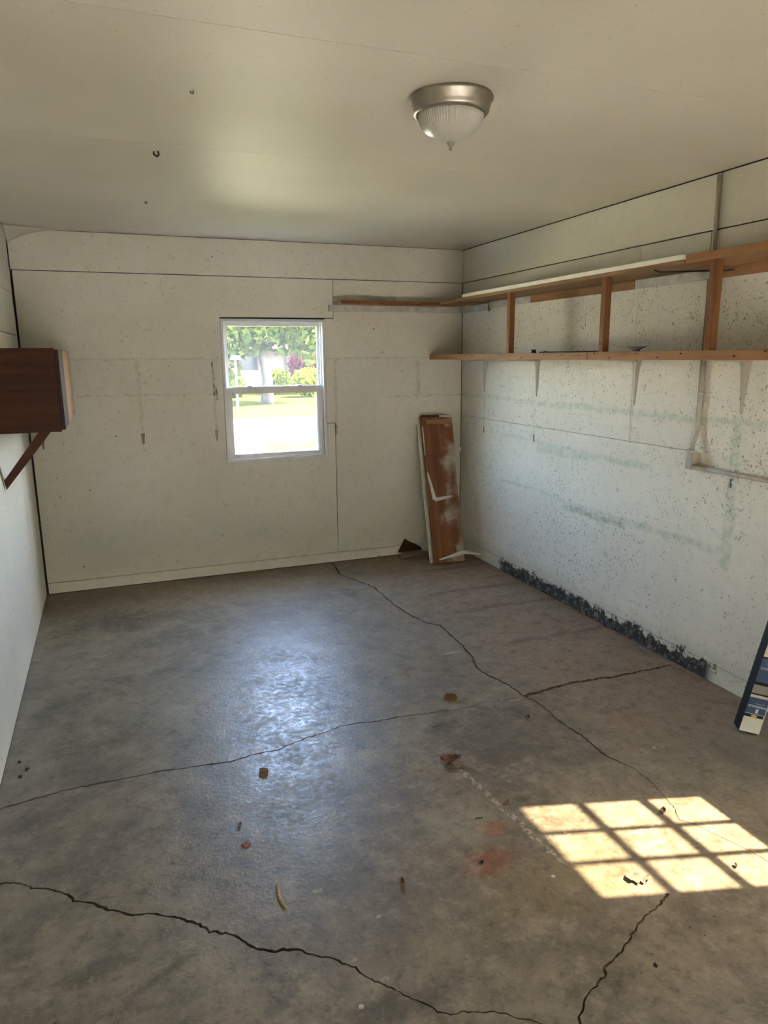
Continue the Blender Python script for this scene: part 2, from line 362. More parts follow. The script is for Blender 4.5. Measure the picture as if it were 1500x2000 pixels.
M_WHITEP = simple('white_paint', (0.70, 0.68, 0.61), 0.5, var=0.08)
M_VINYL = simple('window_vinyl', (0.66, 0.66, 0.66), 0.35, var=0.04)
M_BRACKET = simple('bracket_paint', (0.43, 0.39, 0.32), 0.45, var=0.06)
M_CONDUIT = simple('painted_conduit', (0.45, 0.41, 0.33), 0.5, var=0.12, scale=25)
M_NAIL = simple('nail_steel', (0.03, 0.028, 0.026), 0.5, 0.6)
M_NICKEL = simple('brushed_nickel', (0.40, 0.37, 0.32), 0.42, 1.0, var=0.10, scale=30, bump=0.05)
M_DARKMET = simple('dark_metal', (0.05, 0.05, 0.055), 0.4, 0.7)
m = Mat('frosted_glass'); M_FROST = m.bsdf((0.72, 0.70, 0.64), 0.30, 0, None, 0.5, Transmission_Weight=0.25)

def pane_material(name, tint, refl=0.06, haze=0.0):
    m = Mat(name); n = m.n
    t = n.new('ShaderNodeBsdfTransparent'); t.inputs[0].default_value = (*tint, 1)
    g = n.new('ShaderNodeBsdfGlossy'); g.inputs['Roughness'].default_value = 0.02
    mx = n.new('ShaderNodeMixShader'); mx.inputs[0].default_value = refl
    m.t.links.new(t.outputs[0], mx.inputs[1]); m.t.links.new(g.outputs[0], mx.inputs[2]); last = mx.outputs[0]
    if haze:                                          # dust film on the glass, lit by the daylight outside
        d = n.new('ShaderNodeBsdfTranslucent'); d.inputs[0].default_value = (0.8, 0.8, 0.78, 1)
        q = haze
        mz = n.new('ShaderNodeMixShader'); m.put(mz.inputs[0], q)
        m.t.links.new(last, mz.inputs[1]); m.t.links.new(d.outputs[0], mz.inputs[2]); last = mz.outputs[0]
    m.t.links.new(last, m.out.inputs[0]); return m.m
M_GLASS = pane_material('window_glass', (0.96, 0.97, 0.96), 0.05, 0.012)
M_DOORGLASS = pane_material('sun_dimming_door_glass', (0.37, 0.348, 0.31), 0.05, 0.0)  # dark tint added to weaken the sunlight falling through the side door

# ================================================================== floor: cracked concrete slab
CR = {
'a': [(1.575,5.304),(1.540,4.990),(1.613,4.782),(1.670,4.628),(1.672,4.407),(1.665,4.196),(1.691,3.997),(1.727,3.836),(1.790,3.745),(1.782,3.587),(1.775,3.408),(1.745,3.245),(1.709,3.131),(1.711,3.049),(1.745,2.950),(1.764,2.856),(1.768,2.748)],
'b': [(1.768,2.748),(1.848,2.756),(1.953,2.779),(2.047,2.784),(2.168,2.779),(2.311,2.760),(2.445,2.765),(2.578,2.764),(2.685,2.769)],
'c': [(1.768,2.748),(1.793,2.669),(1.792,2.583),(1.787,2.512),(1.792,2.421),(1.802,2.323),(1.801,2.234),(1.796,2.159),(1.847,2.050),(1.832,1.889),(1.780,1.728),(1.833,1.617),(1.873,1.504),(1.90,1.35)],
'd': [(-0.515,2.687),(-0.486,2.700),(-0.402,2.720),(-0.296,2.738),(-0.168,2.741),(-0.055,2.733),(0.043,2.740),(0.121,2.728),(0.241,2.716),(0.342,2.700),(0.452,2.722),(0.537,2.714),(0.598,2.738),(0.686,2.770),(0.782,2.779),(0.850,2.809),(0.934,2.805),(1.027,2.788),(1.128,2.788),(1.249,2.770),(1.350,2.761),(1.423,2.748),(1.55,2.765),(1.66,2.752),(1.745,2.745)],
'e': [(-0.515,2.285),(-0.495,2.276),(-0.451,2.266),(-0.406,2.260),(-0.383,2.241),(-0.358,2.208),(-0.298,2.186),(-0.274,2.160),(-0.251,2.133),(-0.221,2.098),(-0.177,2.076),(-0.147,2.046),(-0.104,2.007),(-0.061,1.975),(-0.004,1.957),(0.052,1.924),(0.086,1.890),(0.120,1.866),(0.144,1.826),(0.185,1.806),(0.210,1.780),(0.235,1.754),(0.257,1.718),(0.296,1.696),(0.336,1.682),(0.375,1.661),(0.411,1.630),(0.448,1.606),(0.480,1.569),(0.502,1.546),(0.519,1.510),(0.544,1.480),(0.574,1.446),(0.597,1.416),(0.636,1.373),(0.645,1.346),(0.675,1.334),(0.703,1.331),(0.738,1.316),(0.774,1.302),(0.807,1.283),(0.836,1.256),(0.877,1.228),(0.920,1.204),(0.960,1.185),(1.05,1.12),(1.2,1.05),(1.5,0.95),(2.0,0.9),(2.7,0.95)],
'f': [(0.960,1.185),(0.971,1.211),(0.996,1.224),(1.031,1.250),(1.058,1.264),(1.113,1.294),(1.135,1.312),(1.159,1.320),(1.208,1.338),(1.243,1.353),(1.266,1.373),(1.294,1.393),(1.344,1.404),(1.421,1.438),(1.484,1.458)],
}
def halfwidth(k, t, s):
    n = mnoise.noise(Vector((s*9, ord(k), 0.3)))*0.5+0.5; n2 = mnoise.noise(Vector((s*30, ord(k), 2.3)))*0.5+0.5
    if k == 'a': w = 0.0022+0.0045*n+0.002*n2; w *= 1.0 if t > 0.05 else 0.6
    elif k == 'b': w = (0.0035+0.0085*n+0.003*n2)*(1.35-0.7*t)
    elif k == 'c': w = (0.0028+0.002*n)*(1.1 if t < 0.45 else 0.35)
    elif k == 'd': w = (0.0016+0.0042*n*n2*2)*(1.0 if t < 0.8 else 0.45)
    elif k == 'e': w = (0.0016+0.0046*n*n2*1.6+0.0012*n2)*(1.0 if t < 0.36 else (0.55 if t < 0.66 else 1.1))
    else: w = 0.0016+0.0038*n2*n*2
    return max(w, 0.0007)
def crack_line(k):
    pts = [Vector(p) for p in CR[k]]; tot = sum((b-a).length for a, b in zip(pts, pts[1:])); out = []; s = 0.0
    for a, b in zip(pts, pts[1:]):
        L = (b-a).length; n = max(1, int(L/0.009)); d = (b-a).normalized(); nr = Vector((-d.y, d.x))
        for i in range(n):
            q = s+L*i/n; amp = 0.0085 if k != 'e' else 0.008
            jit = amp*(mnoise.noise(Vector((q*14, ord(k)*3.1, 0)))+0.9*mnoise.noise(Vector((q*55, ord(k)*3.1, 5)))+0.5*mnoise.noise(Vector((q*140, ord(k)*3.1, 9))))
            p = a+(b-a)*(i/n)+nr*(jit if q > 0.01 else 0); out.append((p, q/tot, q))
        s += L
    out.append((pts[-1], 1.0, tot)); return out
verts, faces = [], []
strips = {}
for k in CR:
    ln = crack_line(k); lft, rgt = [], []
    for i, (p, t, s) in enumerate(ln):
        d = (ln[min(i+1, len(ln)-1)][0]-ln[max(i-1, 0)][0]).normalized(); nr = Vector((-d.y, d.x)); w = halfwidth(k, t, s)
        if t == 1.0 and k in 'cf': w = 0.0004
        w1 = w*(0.75+0.5*random.random()); w2 = w*(0.75+0.5*random.random())
        lft.append(p+nr*w1); rgt.append(p-nr*w2)
    strips[k] = (lft, rgt)
    b0 = len(verts); n = len(lft)
    for a, b in zip(lft, rgt):
        for q in (a, b): q.x = min(max(q.x, XL+0.002), XR-0.002); q.y = min(q.y, YB-0.002)
        verts += [a, b]
    for i in range(n-1): faces.append([b0+2*i, b0+2*i+1, b0+2*i+3, b0+2*i+2])
b0 = len(verts); verts += [Vector((XL, YF)), Vector((XR, YF)), Vector((XR, YB)), Vector((XL, YB))]
rv, re, rf, ov, oe, of = delaunay_2d_cdt(verts, [(b0, b0+1), (b0+1, b0+2), (b0+2, b0+3), (b0+3, b0)], faces, 0, 1e-6, True)
bm = bmesh.new(); bv = [bm.verts.new((p.x, p.y, 0)) for p in rv]; inside = set(); outside = set(); ecount = {}
for f, o in zip(rf, of):
    for a, b in zip(f, list(f[1:])+[f[0]]): ecount.setdefault((min(a, b), max(a, b)), []).append(bool(o))
    if not o:
        try: bm.faces.new([bv[i] for i in f])
        except ValueError: pass
low = {}
for (a, b), s in ecount.items():
    if len(s) == 2 and s[0] != s[1]:
        for i in (a, b):
            if i not in low: low[i] = bm.verts.new((rv[i].x, rv[i].y, -0.03))
        bm.faces.new((bv[a], bv[b], low[b], low[a]))
bmesh.ops.delete(bm, geom=[v for v in bm.verts if not v.link_faces], context='VERTS')
bmesh.ops.recalc_face_normals(bm, faces=bm.faces)
floor = struct(obj('floor', bm, M_CONC), 'worn grey concrete floor with long jagged cracks', 'floor')
if sum(p.normal.z*p.area for p in floor.data.polygons) < 0: floor.data.flip_normals()
box('crack_bed', XL, XR, YF, YB, -0.098, -0.020, M_DIRT, floor)
for k, t0, t1, z in (('b', 0.0, 1.0, -0.0025), ('d', 0.25, 1.0, -0.0025), ('c', 0.0, 1.0, -0.003), ('a', 0.7, 1.0, -0.006), ('f', 0, 1, -0.004), ('e', 0.6, 0.8, -0.006)):
    l, r = strips[k]; n = len(l); i0, i1 = int(t0*(n-1)), int(t1*(n-1)); bm = bmesh.new(); prev = None
    for i in range(i0, i1+1):
        zz = z-0.003*(mnoise.noise(Vector((i*0.25, ord(k), 1)))*0.5+0.5)
        q = [bm.verts.new((l[i].x, l[i].y, zz)), bm.verts.new((r[i].x, r[i].y, zz)), bm.verts.new((r[i].x, r[i].y, -0.021)), bm.verts.new((l[i].x, l[i].y, -0.021))]
        if prev: bm.faces.new((prev[0], prev[1], q[1], q[0])); bm.faces.new((prev[1], prev[2], q[2], q[1])); bm.faces.new((prev[3], prev[0], q[0], q[3]))
        prev = q
    bmesh.ops.recalc_face_normals(bm, faces=bm.faces)
    obj('crack_fill', bm, M_FILL, floor)

# ================================================================== walls: sheets over dark studs
T = 0.012                                            # sheet thickness
G = 0.0022                                           # half a joint
WX0, WX1, WZ0, WZ1 = 0.790, 1.566, 0.855, 1.897      # window opening
wb = boxes('wall_back', [(XL-0.13, WX0, YB+T, YB+0.13, -0.098, H+0.1), (WX1, XR+0.13, YB+T, YB+0.13, -0.098, H+0.1),
    (WX0, WX1, YB+T, YB+0.13, -0.098, WZ0), (WX0, WX1, YB+T, YB+0.13, WZ1, H+0.1)], M_GAP)
struct(wb, 'far wall of painted sheets with a window', 'wall')
box('wall_panel', XL+0.004, XR, YB, YB+T, 2.187+G*1.4, H-0.003, M_WALLB, wb)
prism('wall_panel', [(XL+0.012, 0.082), (1.632-G, 0.082), (1.632-G, 1.12-G), (WX1+0.002, 1.12-G), (WX1+0.002, WZ0), (WX0-0.002, WZ0),
    (WX0-0.002, WZ1+0.010), (1.636-G, 1.907+0.002), (1.636-G, 2.187-G), (XL+0.012, 2.187-G)], 1, YB, YB+T, M_WALLB, wb)
prism('wall_panel', [(1.632+G, 0.082), (XR-0.004, 0.082), (XR-0.004, 2.187-G), (1.636+G, 2.187-G), (1.636+G, 1.907-0.004), (WX1+0.002, 1.907-0.004),
    (WX1+0.002, 1.12+G), (1.632+G, 1.12+G)], 1, YB, YB+T, M_WALLB, wb)
struct(box('baseboard_back', XL+0.014, XR, YB-0.004, YB+T, 0.004, 0.079, M_WALLB, None, 0.001), 'painted board along the foot of the far wall', 'baseboard')

DY0, DY1, DZ1 = 0.88, 1.80, 2.06                     # side-door opening in the right wall
wr = boxes('wall_right', [(XR+T, XR+0.13, YF-0.1, DY0, -0.098, H+0.1), (XR+T, XR+0.13, DY1, YB+T, -0.098, H+0.1), (XR+T, XR+0.13, DY0, DY1, DZ1, H+0.1)], M_GAP)
struct(wr, 'right wall of white painted sheets stained with mould', 'wall')
box('wall_panel', XR, XR+T, 2.742+G*1.6, YB-0.002, 2.187+G*1.6, H-0.006, M_WALLR, wr)
box('wall_panel', XR, XR+T, YF, 2.742-G*1.6, 2.187+G*1.6, H-0.006, M_WALLR, wr)
box('wall_panel', XR, XR+T, 3.258+G*0.6, YB-0.004, 1.142+G*0.6, 2.187-G*1.4, M_WALLR, wr)
box('wall_panel', XR, XR+T, 2.772+G*2, 3.258-G*0.6, 1.142+G*0.6, 2.187-G*1.4, M_WALLR, wr)
prism('wall_panel', [(DY1+0.05, 0.098), (YB-0.004, 0.098), (YB-0.004, 1.142-G*0.6), (2.772-G*2, 1.142-G*0.6), (2.772-G*2, 2.187-G*1.4), (DY1+0.05, 2.187-G*1.4)], 0, XR, XR+T, M_WALLR, wr)
prism('wall_panel', [(YF, 0.098), (DY0-0.05, 0.098), (DY0-0.05, DZ1+0.05), (DY1+0.05-2*G, DZ1+0.05), (DY1+0.05-2*G, 2.187-G*1.4), (YF, 2.187-G*1.4)], 0, XR, XR+T, M_WALLR, wr)
br_ = boxes('baseboard_right', [(XR-0.003, XR+T, YF+0.001, DY0-0.051, 0.003, 0.0955), (XR-0.003, XR+T, DY1+0.05, 3.305, 0.003, 0.0955), (XR-0.003, XR+T, 3.311, YB-0.005, 0.003, 0.0955)], M_WALLR)
struct(br_, 'mouldy blackened board along the foot of the right wall', 'baseboard')

wl_ = boxes('wall_left', [(XL-0.13, XL-T, YF-0.1, YB+T, -0.098, H+0.1)], M_GAP)
struct(wl_, 'left wall of white painted sheets', 'wall')
for y0, y1, z0, z1 in ((YF, YB-0.030, 2.036+G, H-0.006), (YF, YB-0.024, 1.775+G, 2.036-G), (4.72+G, YB-0.021, 0.004, 1.775-G), (2.28+G, 4.72-G, 0.004, 1.775-G), (YF, 2.28-G, 0.004, 1.775-G)):
    box('wall_panel', XL-T, XL, y0, y1, z0, z1, M_WALLL, wl_)
# torn jagged edge beside the open joint in the far left corner
bm = bmesh.new(); prev = None
for i in range(60):
    z = 0.01+i*(2.20-0.01)/59; w = 0.006+0.012*(mnoise.noise(Vector((z*3.1, 0.5, 1)))*0.5+0.5)+0.004*random.random()
    if 1.95 < z < 2.15: w = 0.003
    q = [bm.verts.new((XL-T, YB-0.034, z)), bm.verts.new((XL, YB-0.034, z)), bm.verts.new((XL, YB-0.034+w+0.01, z)), bm.verts.new((XL-T, YB-0.034+w+0.01, z))]
    if prev:
        for a in range(4): bm.faces.new((prev[a], prev[(a+1) % 4], q[(a+1) % 4], q[a]))
    prev = q
bmesh.ops.recalc_face_normals(bm, faces=bm.faces); obj('torn_edge', bm, M_WALLL, wl_)

wf = boxes('wall_front', [(XL-0.13, XL+0.32, YF-0.12, YF, -0.098, H+0.1), (XR-0.32, XR+0.13, YF-0.12, YF, -0.098, H+0.1), (XL+0.32, XR-0.32, YF-0.12, YF, 2.14, H+0.1)], M_WALLL)
struct(wf, 'wall around the garage door', 'wall')
gd = struct(empty('door_2', (1.1, YF-0.06, 0)), 'white sectional garage door', 'door')
GAP = 0.28                                           # the door stands partly raised
for i in range(3):
    sec = (2.22-GAP)/3; z0 = GAP+i*sec; z1 = z0+sec-0.0003; s = keep(box('door_section', XL+0.30, XR-0.30, YF+0.02, YF+0.06, z0, z1, M_WHITEP, None, 0.004), gd)
    for j in range(4):
        x0 = XL+0.40+j*0.615; p = box('raised_panel', x0, x0+0.52, YF+0.058, YF+0.068, z0+0.08, z1-0.08, M_WHITEP, s, 0.006)
s = keep(box('door_section', XL+0.30, XR-0.30, YF+0.10, YF+0.629, 2.345, 2.385, M_WHITEP, None, 0.004), gd)
for x in (XL+0.27, XR-0.29): keep(boxes('track', [(x, x+0.02, YF+0.02, YF+0.06, 0.0, 2.30), (x, x+0.02, YF+0.06, YF+1.2, 2.35, 2.38)], M_NICKEL), gd)
portal('garage_door_portal', ((XL+XR)/2, YF-0.13, GAP/2), (math.radians(90), 0, 0), 2.6, GAP)
keep(tube('door_handle', [(1.0, YF+0.06, 1.1), (1.0, YF+0.10, 1.1), (1.2, YF+0.10, 1.1), (1.2, YF+0.06, 1.1)], 0.008, M_DARKMET), gd)

# ---- ceiling sheets
ce = box('ceiling', XL-0.13, XR+0.13, YF-0.12, YB+0.13, H+T, H+0.14, M_GAP); struct(ce, 'low ceiling of cream painted sheets', 'ceiling')
ys = [YF, 0.86, 2.02, 3.135, YB+0.004]
for i, (a, b) in enumerate(zip(ys, ys[1:])):
    g = 0.002 if i < 2 else 0.0013
    ga = 0.002 if i < 3 else 0.0013
    bm = bmesh.new(); nx, ny = 26, 10                # sheets sag a little between the joists
    top = [[None]*(ny+1) for _ in range(nx+1)]; bot = [[None]*(ny+1) for _ in range(nx+1)]
    y0 = a+ga; y1 = b-g
    for p in range(nx+1):
        for q in range(ny+1):
            x = XL+(XR-XL)*p/nx; y = y0+(y1-y0)*q/ny
            e = min(x-XL, XR-x, 0.3)/0.3*min(YB-y, 0.3)/0.3 if y < YB else 0
            z = H-0.0016*max(0, e)*(mnoise.noise(Vector((x*1.3, y*1.6, 0)))+0.4)
            bot[p][q] = bm.verts.new((x, y, z)); top[p][q] = bm.verts.new((x, y, H+T-0.0005))
    for p in range(nx):
        for q in range(ny):
            bm.faces.new((bot[p][q], bot[p][q+1], bot[p+1][q+1], bot[p+1][q])); bm.faces.new((top[p][q], top[p+1][q], top[p+1][q+1], top[p][q+1]))
    for p in range(nx):
        for q in (0, ny): bm.faces.new((bot[p][q], bot[p+1][q], top[p+1][q], top[p][q]))
    for q in range(ny):
        for p in (0, nx): bm.faces.new((bot[p][q], bot[p][q+1], top[p][q+1], top[p][q]))
    bmesh.ops.recalc_face_normals(bm, faces=bm.faces)
    obj('ceiling_panel', bm, M_CEIL, ce)
# loose joint tape drooping in the far left corner
bm = bmesh.new(); prev = None
for i in range(25):
    t = i/24; x = XL+0.002+0.30*t; dz = 0.085*(1-t)**2.2; q = []
    for j in range(6):
        s = j/5; y = YB-0.16*(1-t*0.6)*s; z = H-0.004-dz*(1-s)**1.5
        q.append(bm.verts.new((x, y-0.001, z)))
    if prev:
        for j in range(5): bm.faces.new((prev[j], prev[j+1], q[j+1], q[j]))
    prev = q
o = obj('loose_joint_tape', bm, M_CEIL, ce, True); sol = o.modifiers.new('thick', 'SOLIDIFY'); sol.thickness = 0.0015; sol.offset = 1

# ================================================================== window in the far wall
win = struct(empty('window_1', (1.178, YB, WZ0)), 'white vinyl single-hung window looking out on a sunlit yard', 'window')
def wpart(name, L, mat, bevel=0.0, parent=None):
    o = boxes(name, L, mat, None, bevel)
    if parent is None: keep(o, win)
    else: o.parent = parent; o.matrix_parent_inverse = Matrix.Identity(4)
    return o
fr = 0.020
wpart('window_frame', [(WX0, WX0+fr, YB-0.004, YB+0.135, WZ0, WZ1), (WX1-fr, WX1, YB-0.004, YB+0.135, WZ0, WZ1),
    (WX0+fr, WX1-fr, YB-0.004, YB+0.135, WZ1-fr, WZ1), (WX0+fr, WX1-fr, YB-0.004, YB+0.135, WZ0, WZ0+0.026)], M_VINYL, 0.002)
wpart('window_track', [(WX0+fr, WX0+fr+0.010, YB+0.030, YB+0.045, WZ0+0.026, WZ1-fr), (WX1-fr-0.012, WX1-fr, YB+0.030, YB+0.045, WZ0+0.026, WZ1-fr)], M_VINYL, 0.001)
def sash(name, x0, x1, z0, z1, y0, y1, st, rb, rt):
    o = wpart(name, [(x0, x0+st, y0, y1, z0, z1), (x1-st, x1, y0, y1, z0, z1), (x0+st, x1-st, y0, y1, z0, z0+rb), (x0+st, x1-st, y0, y1, z1-rt, z1)], M_VINYL, 0.002)
    b = wpart('glazing_bead', [(x0+st, x0+st+0.006, y0+0.006, y1-0.004, z0+rb, z1-rt), (x1-st-0.006, x1-st, y0+0.006, y1-0.004, z0+rb, z1-rt)], M_VINYL, 0, win)
    b.matrix_parent_inverse = Matrix.Translation(win.location).inverted()
    g = wpart('pane', [(x0+st, x1-st, (y0+y1)/2, (y0+y1)/2+0.003, z0+rb, z1-rt)], M_GLASS)
    return o
sash('lower_sash', WX0+fr+0.002, WX1-fr-0.014, WZ0+0.027, 1.412, YB+0.012, YB+0.040, 0.034, 0.034, 0.050)
sash('upper_sash', WX0+fr, WX1-fr, 1.372, WZ1-fr, YB+0.046, YB+0.074, 0.024, 0.036, 0.030)
for x in (0.955, 1.335): wpart('sash_lock', [(x, x+0.055, YB+0.006, YB+0.012, 1.398, 1.412), (x+0.01, x+0.045, YB+0.004, YB+0.03, 1.412, 1.420)], M_VINYL, 0.002)
wpart('lift_rail', [(1.02, 1.30, YB+0.006, YB+0.013, 1.376, 1.384)], M_VINYL, 0.001)
wpart('sash_lift', [(0.86, 0.885, YB+0.002, YB+0.012, 0.895, 0.905)], M_NICKEL, 0.002)
wpart('exterior_casing', [(WX0-0.09, WX0, YB+0.13, YB+0.155, WZ0-0.09, WZ1+0.09), (WX1, WX1+0.09, YB+0.13, YB+0.155, WZ0-0.09, WZ1+0.09),
    (WX0, WX1, YB+0.13, YB+0.155, WZ1, WZ1+0.09), (WX0, WX1, YB+0.13, YB+0.155, WZ0-0.09, WZ0)], M_EXT)

# ================================================================== side door with a nine-light window (right wall, nearer than the frame)
dr = struct(empty('door_1', (XR, (DY0+DY1)/2, 0)), 'white side door with a nine-pane light', 'door')
def dpart(name, L, mat, bevel=0.0): return keep(boxes(name, L, mat, None, bevel), dr)
dpart('door_casing', [(XR-0.012, XR+0.12, DY0-0.05, DY0, 0.0, DZ1), (XR-0.012, XR+0.12, DY1, DY1+0.05-0.001, 0.0, DZ1), (XR-0.012, XR+0.12, DY0-0.05, DY1+0.05-0.001, DZ1, DZ1+0.05)], M_WHITEP, 0.002)
gy0, gy1, gz0, gz1 = 1.324-0.243, 1.324+0.243, 1.093, 2.003; xd0, xd1 = XR+0.05, XR+0.09
dpart('door_slab', [(xd0, xd1, DY0+0.003, gy0, 0.008, DZ1-0.003), (xd0, xd1, gy1, DY1-0.003, 0.008, DZ1-0.003), (xd0, xd1, gy0, gy1, 0.008, gz0), (xd0, xd1, gy0, gy1, gz1, DZ1-0.003)], M_WHITEP)
for k in range(1, 3):
    y = gy0+(gy1-gy0)*k/3; dpart('muntin', [(xd0+0.012, xd1-0.012, y-0.010, y+0.010, gz0, gz1)], M_WHITEP)
    z = gz0+(gz1-gz0)*k/3; dpart('muntin', [(xd0+0.012, xd1-0.012, gy0, gy1, z-0.017, z+0.017)], M_WHITEP)
for a in range(3):
    for b in range(3):
        y = gy0+(gy1-gy0)*a/3; z = gz0+(gz1-gz0)*b/3
        dpart('pane', [((xd0+xd1)/2, (xd0+xd1)/2+0.003, y+(0.010 if a else 0), y+(gy1-gy0)/3-(0.010 if a < 2 else 0), z+(0.017 if b else 0), z+(gz1-gz0)/3-(0.017 if b < 2 else 0))], M_DOORGLASS)
keep(lathe('door_knob', [(0.012, 0.0), (0.012, 0.03), (0.028, 0.04), (0.030, 0.055), (0.018, 0.068), (0.0005, 0.07)], (0, 0), M_NICKEL, None, 24), dr)
dpart('door_sill', [(XR-0.002, XR+0.13, DY0+0.0005, DY1-0.0005, -0.09, 0.0075)], M_NICKEL)
kn = [c for c in dr.children if c.name.startswith('door_knob')][0]; kn.matrix_parent_inverse = Matrix.Identity(4)
kn.location = (xd0-XR, DY0+0.07-dr.location.y, 0.95); kn.rotation_euler = (0, math.radians(-90), 0)

# ================================================================== two-tier shelf along the right wall
SF = 2.43                                            # front edge of the shelf
sh = tag(empty('two_tier_shelf', (2.58, 3.6, 1.6)), 'long two-tier pine shelf running along the right wall', 'shelf')
def spart(name, x0, x1, y0, y1, z0, z1, mat, bevel=0.0015): return keep(box(name, x0, x1, y0, y1, z0, z1, mat, None, bevel), sh)
lip1 = spart('front_lip', SF, SF+0.038, 3.285, YB-0.004, 1.594, 1.634, M_PINE_Y, 0.003)
lip2 = spart('front_lip', SF+0.001, SF+0.039, 1.93, 3.281, 1.594, 1.636, M_PINE_Y, 0.003)
spart('lower_shelf_board', SF+0.0395, XR-0.001, 1.93, YB-0.004, 1.596, 1.615, M_PLY_Y)
for y, w in ((4.125, 0.036), (3.178, 0.036), (2.455, 0.038)): spart('upright', SF+0.003, SF+0.042, y-w*0.5, y+w*0.5, 1.6355, 2.0105, M_PINE_Z, 0.002)
spart('upper_shelf_board', SF, XR-0.001, 2.62, 4.885, 2.011, 2.029, M_PLY_Y)
spart('upper_shelf_board', SF+0.002, XR-0.001, 1.93, 2.617, 2.011, 2.046, M_PINE_Y)
for y0, y1, mt in ((3.62, 4.30, M_PINE_Y), (3.27, 3.618, M_PINE_Y), (2.73, 3.268, M_CLEATW), (2.28, 2.728, M_PINE_Y), (4.302, 4.86, M_CLEATW), (1.93, 2.278, M_CLEATW)):
    spart('cleat', XR-0.019, XR-0.0005, y0, y1, 1.966, 2.0105, mt)
keep(tube('wire_support', [(SF+0.02, 2.83, 2.008), (SF+0.04, 2.82, 1.998), (XR-0.05, 2.62, 1.990), (XR-0.022, 2.60, 1.992)], 0.0035, M_NAIL), sh)
for (y, z) in ((5.25,1.610),(5.0,1.625),(4.85,1.603),(4.6,1.618),(4.42,1.604),(4.2,1.625),(3.95,1.607),(3.7,1.626),(3.52,1.622),(3.36,1.618),(3.22,1.626),(3.10,1.603),(2.9,1.625),(2.75,1.606),(2.6,1.622),(2.3,1.61),(2.15,1.628)):
    o = box('nail_head', SF-0.0015, SF+0.001, -0.0035, 0.0035, -0.0035, 0.0035, M_NAIL); keep(o, sh)
    o.data.transform(Matrix.Translation((0, y, z)))
def bracket(y, zlen, wtop, xlen):
    """pressed steel L bracket: tapering wall leg, tapering shelf leg, raised rib"""
    bm = bmesh.new(); zt = 1.5955; n = 14; prev = None
    for i in range(n+1):                             # wall leg
        t = i/n; z = zt-zlen*t; w = wtop*(1-t)**0.9*0.5+0.0045; fl = 0.020*math.exp(-t*16); rib = 0.008*(1-t)+0.002
        q = [bm.verts.new(p) for p in ((XR-0.001, y-w-fl, z), (XR-0.003, y-w-fl, z), (XR-0.003-rib, y-w*0.25, z), (XR-0.003-rib, y+w*0.25, z), (XR-0.003, y+w+fl, z), (XR-0.001, y+w+fl, z))]
        if prev:
            for a in range(6): bm.faces.new((prev[a], prev[(a+1) % 6], q[(a+1) % 6], q[a]))
        else: bm.faces.new(q)
        prev = q
    bm.faces.new(prev[::-1]); prev = None
    for i in range(n+1):                             # leg under the shelf
        t = i/n; x = XR-0.001-xlen*t; w = wtop*(1-t)**0.9*0.5+0.0045; rib = 0.010*(1-t)+0.003
        q = [bm.verts.new(p) for p in ((x, y-w, zt), (x, y-w, zt-0.002), (x, y-w*0.25, zt-0.002-rib), (x, y+w*0.25, zt-0.002-rib), (x, y+w, zt-0.002), (x, y+w, zt))]
        if prev:
            for a in range(6): bm.faces.new((prev[a], prev[(a+1) % 6], q[(a+1) % 6], q[a]))
        else: bm.faces.new(q)
        prev = q
    bm.faces.new(prev[::-1])
    bmesh.ops.recalc_face_normals(bm, faces=bm.faces)
    keep(obj('bracket', bm, M_BRACKET, None), sh)
for y in (4.945, 4.215, 3.235, 2.505): bracket(y, 0.25, 0.046, 0.24)
# ---- things lying on it
o = box('white_board', SF-0.006, SF+0.235, 2.625, 4.755, 2.0298, 2.0515, simple('glossy_white', (0.86, 0.83, 0.72), 0.4, var=0.03), None, 0.0015)
tag(o, 'long thin white painted board lying on the upper shelf', 'board')
fx = empty('pipe_fitting', (2.455, 3.85, 1.6345)); tag(fx, 'small grey metal fitting on the lower shelf lip', 'fitting')
keep(tube('collar', [(2.455, 3.85, 1.6345), (2.455, 3.85, 1.640), (2.455, 3.85, 1.6415), (2.455, 3.85, 1.652)], [0.017, 0.017, 0.0135, 0.0135], M_DARKMET, None, 16), fx)
keep(tube('rim', [(2.455, 3.85, 1.652), (2.455, 3.85, 1.656)], 0.018, M_NICKEL, None, 16), fx)
o = tube('steel_rod', [(2.452, 3.78, 1.6385), (2.450, 3.45, 1.6382), (2.452, 3.215, 1.6385)], 0.0035, M_NAIL); tag(o, 'thin dark rod lying along the lower shelf lip', 'rod')
o = tube('bent_clip', [(2.448, 3.74, 1.6365), (2.452, 3.725, 1.643), (2.458, 3.71, 1.642), (2.46, 3.70, 1.6365)], 0.003, M_DARKMET); tag(o, 'tiny bent metal clip beside the grey fitting', 'clip')
dsh = empty('dark_funnel', (2.455, 2.925, 1.6365)); tag(dsh, 'shallow dark flared dish on the lower shelf lip', 'dish')
keep(lathe('flared_rim', [(0.016, 1.6365), (0.018, 1.642), (0.030, 1.650), (0.048, 1.657), (0.050, 1.6585), (0.047, 1.6585), (0.028, 1.652), (0.012, 1.645), (0.001, 1.644)], (2.455, 2.925), simple('grey_enamel', (0.16, 0.15, 0.17), 0.45), None, 32), dsh)
keep(lathe('hub', [(0.0165, 1.6363), (0.0175, 1.6385), (0.0165, 1.641), (0.001, 1.6412)], (2.455, 2.925), M_DARKMET, None, 24), dsh)

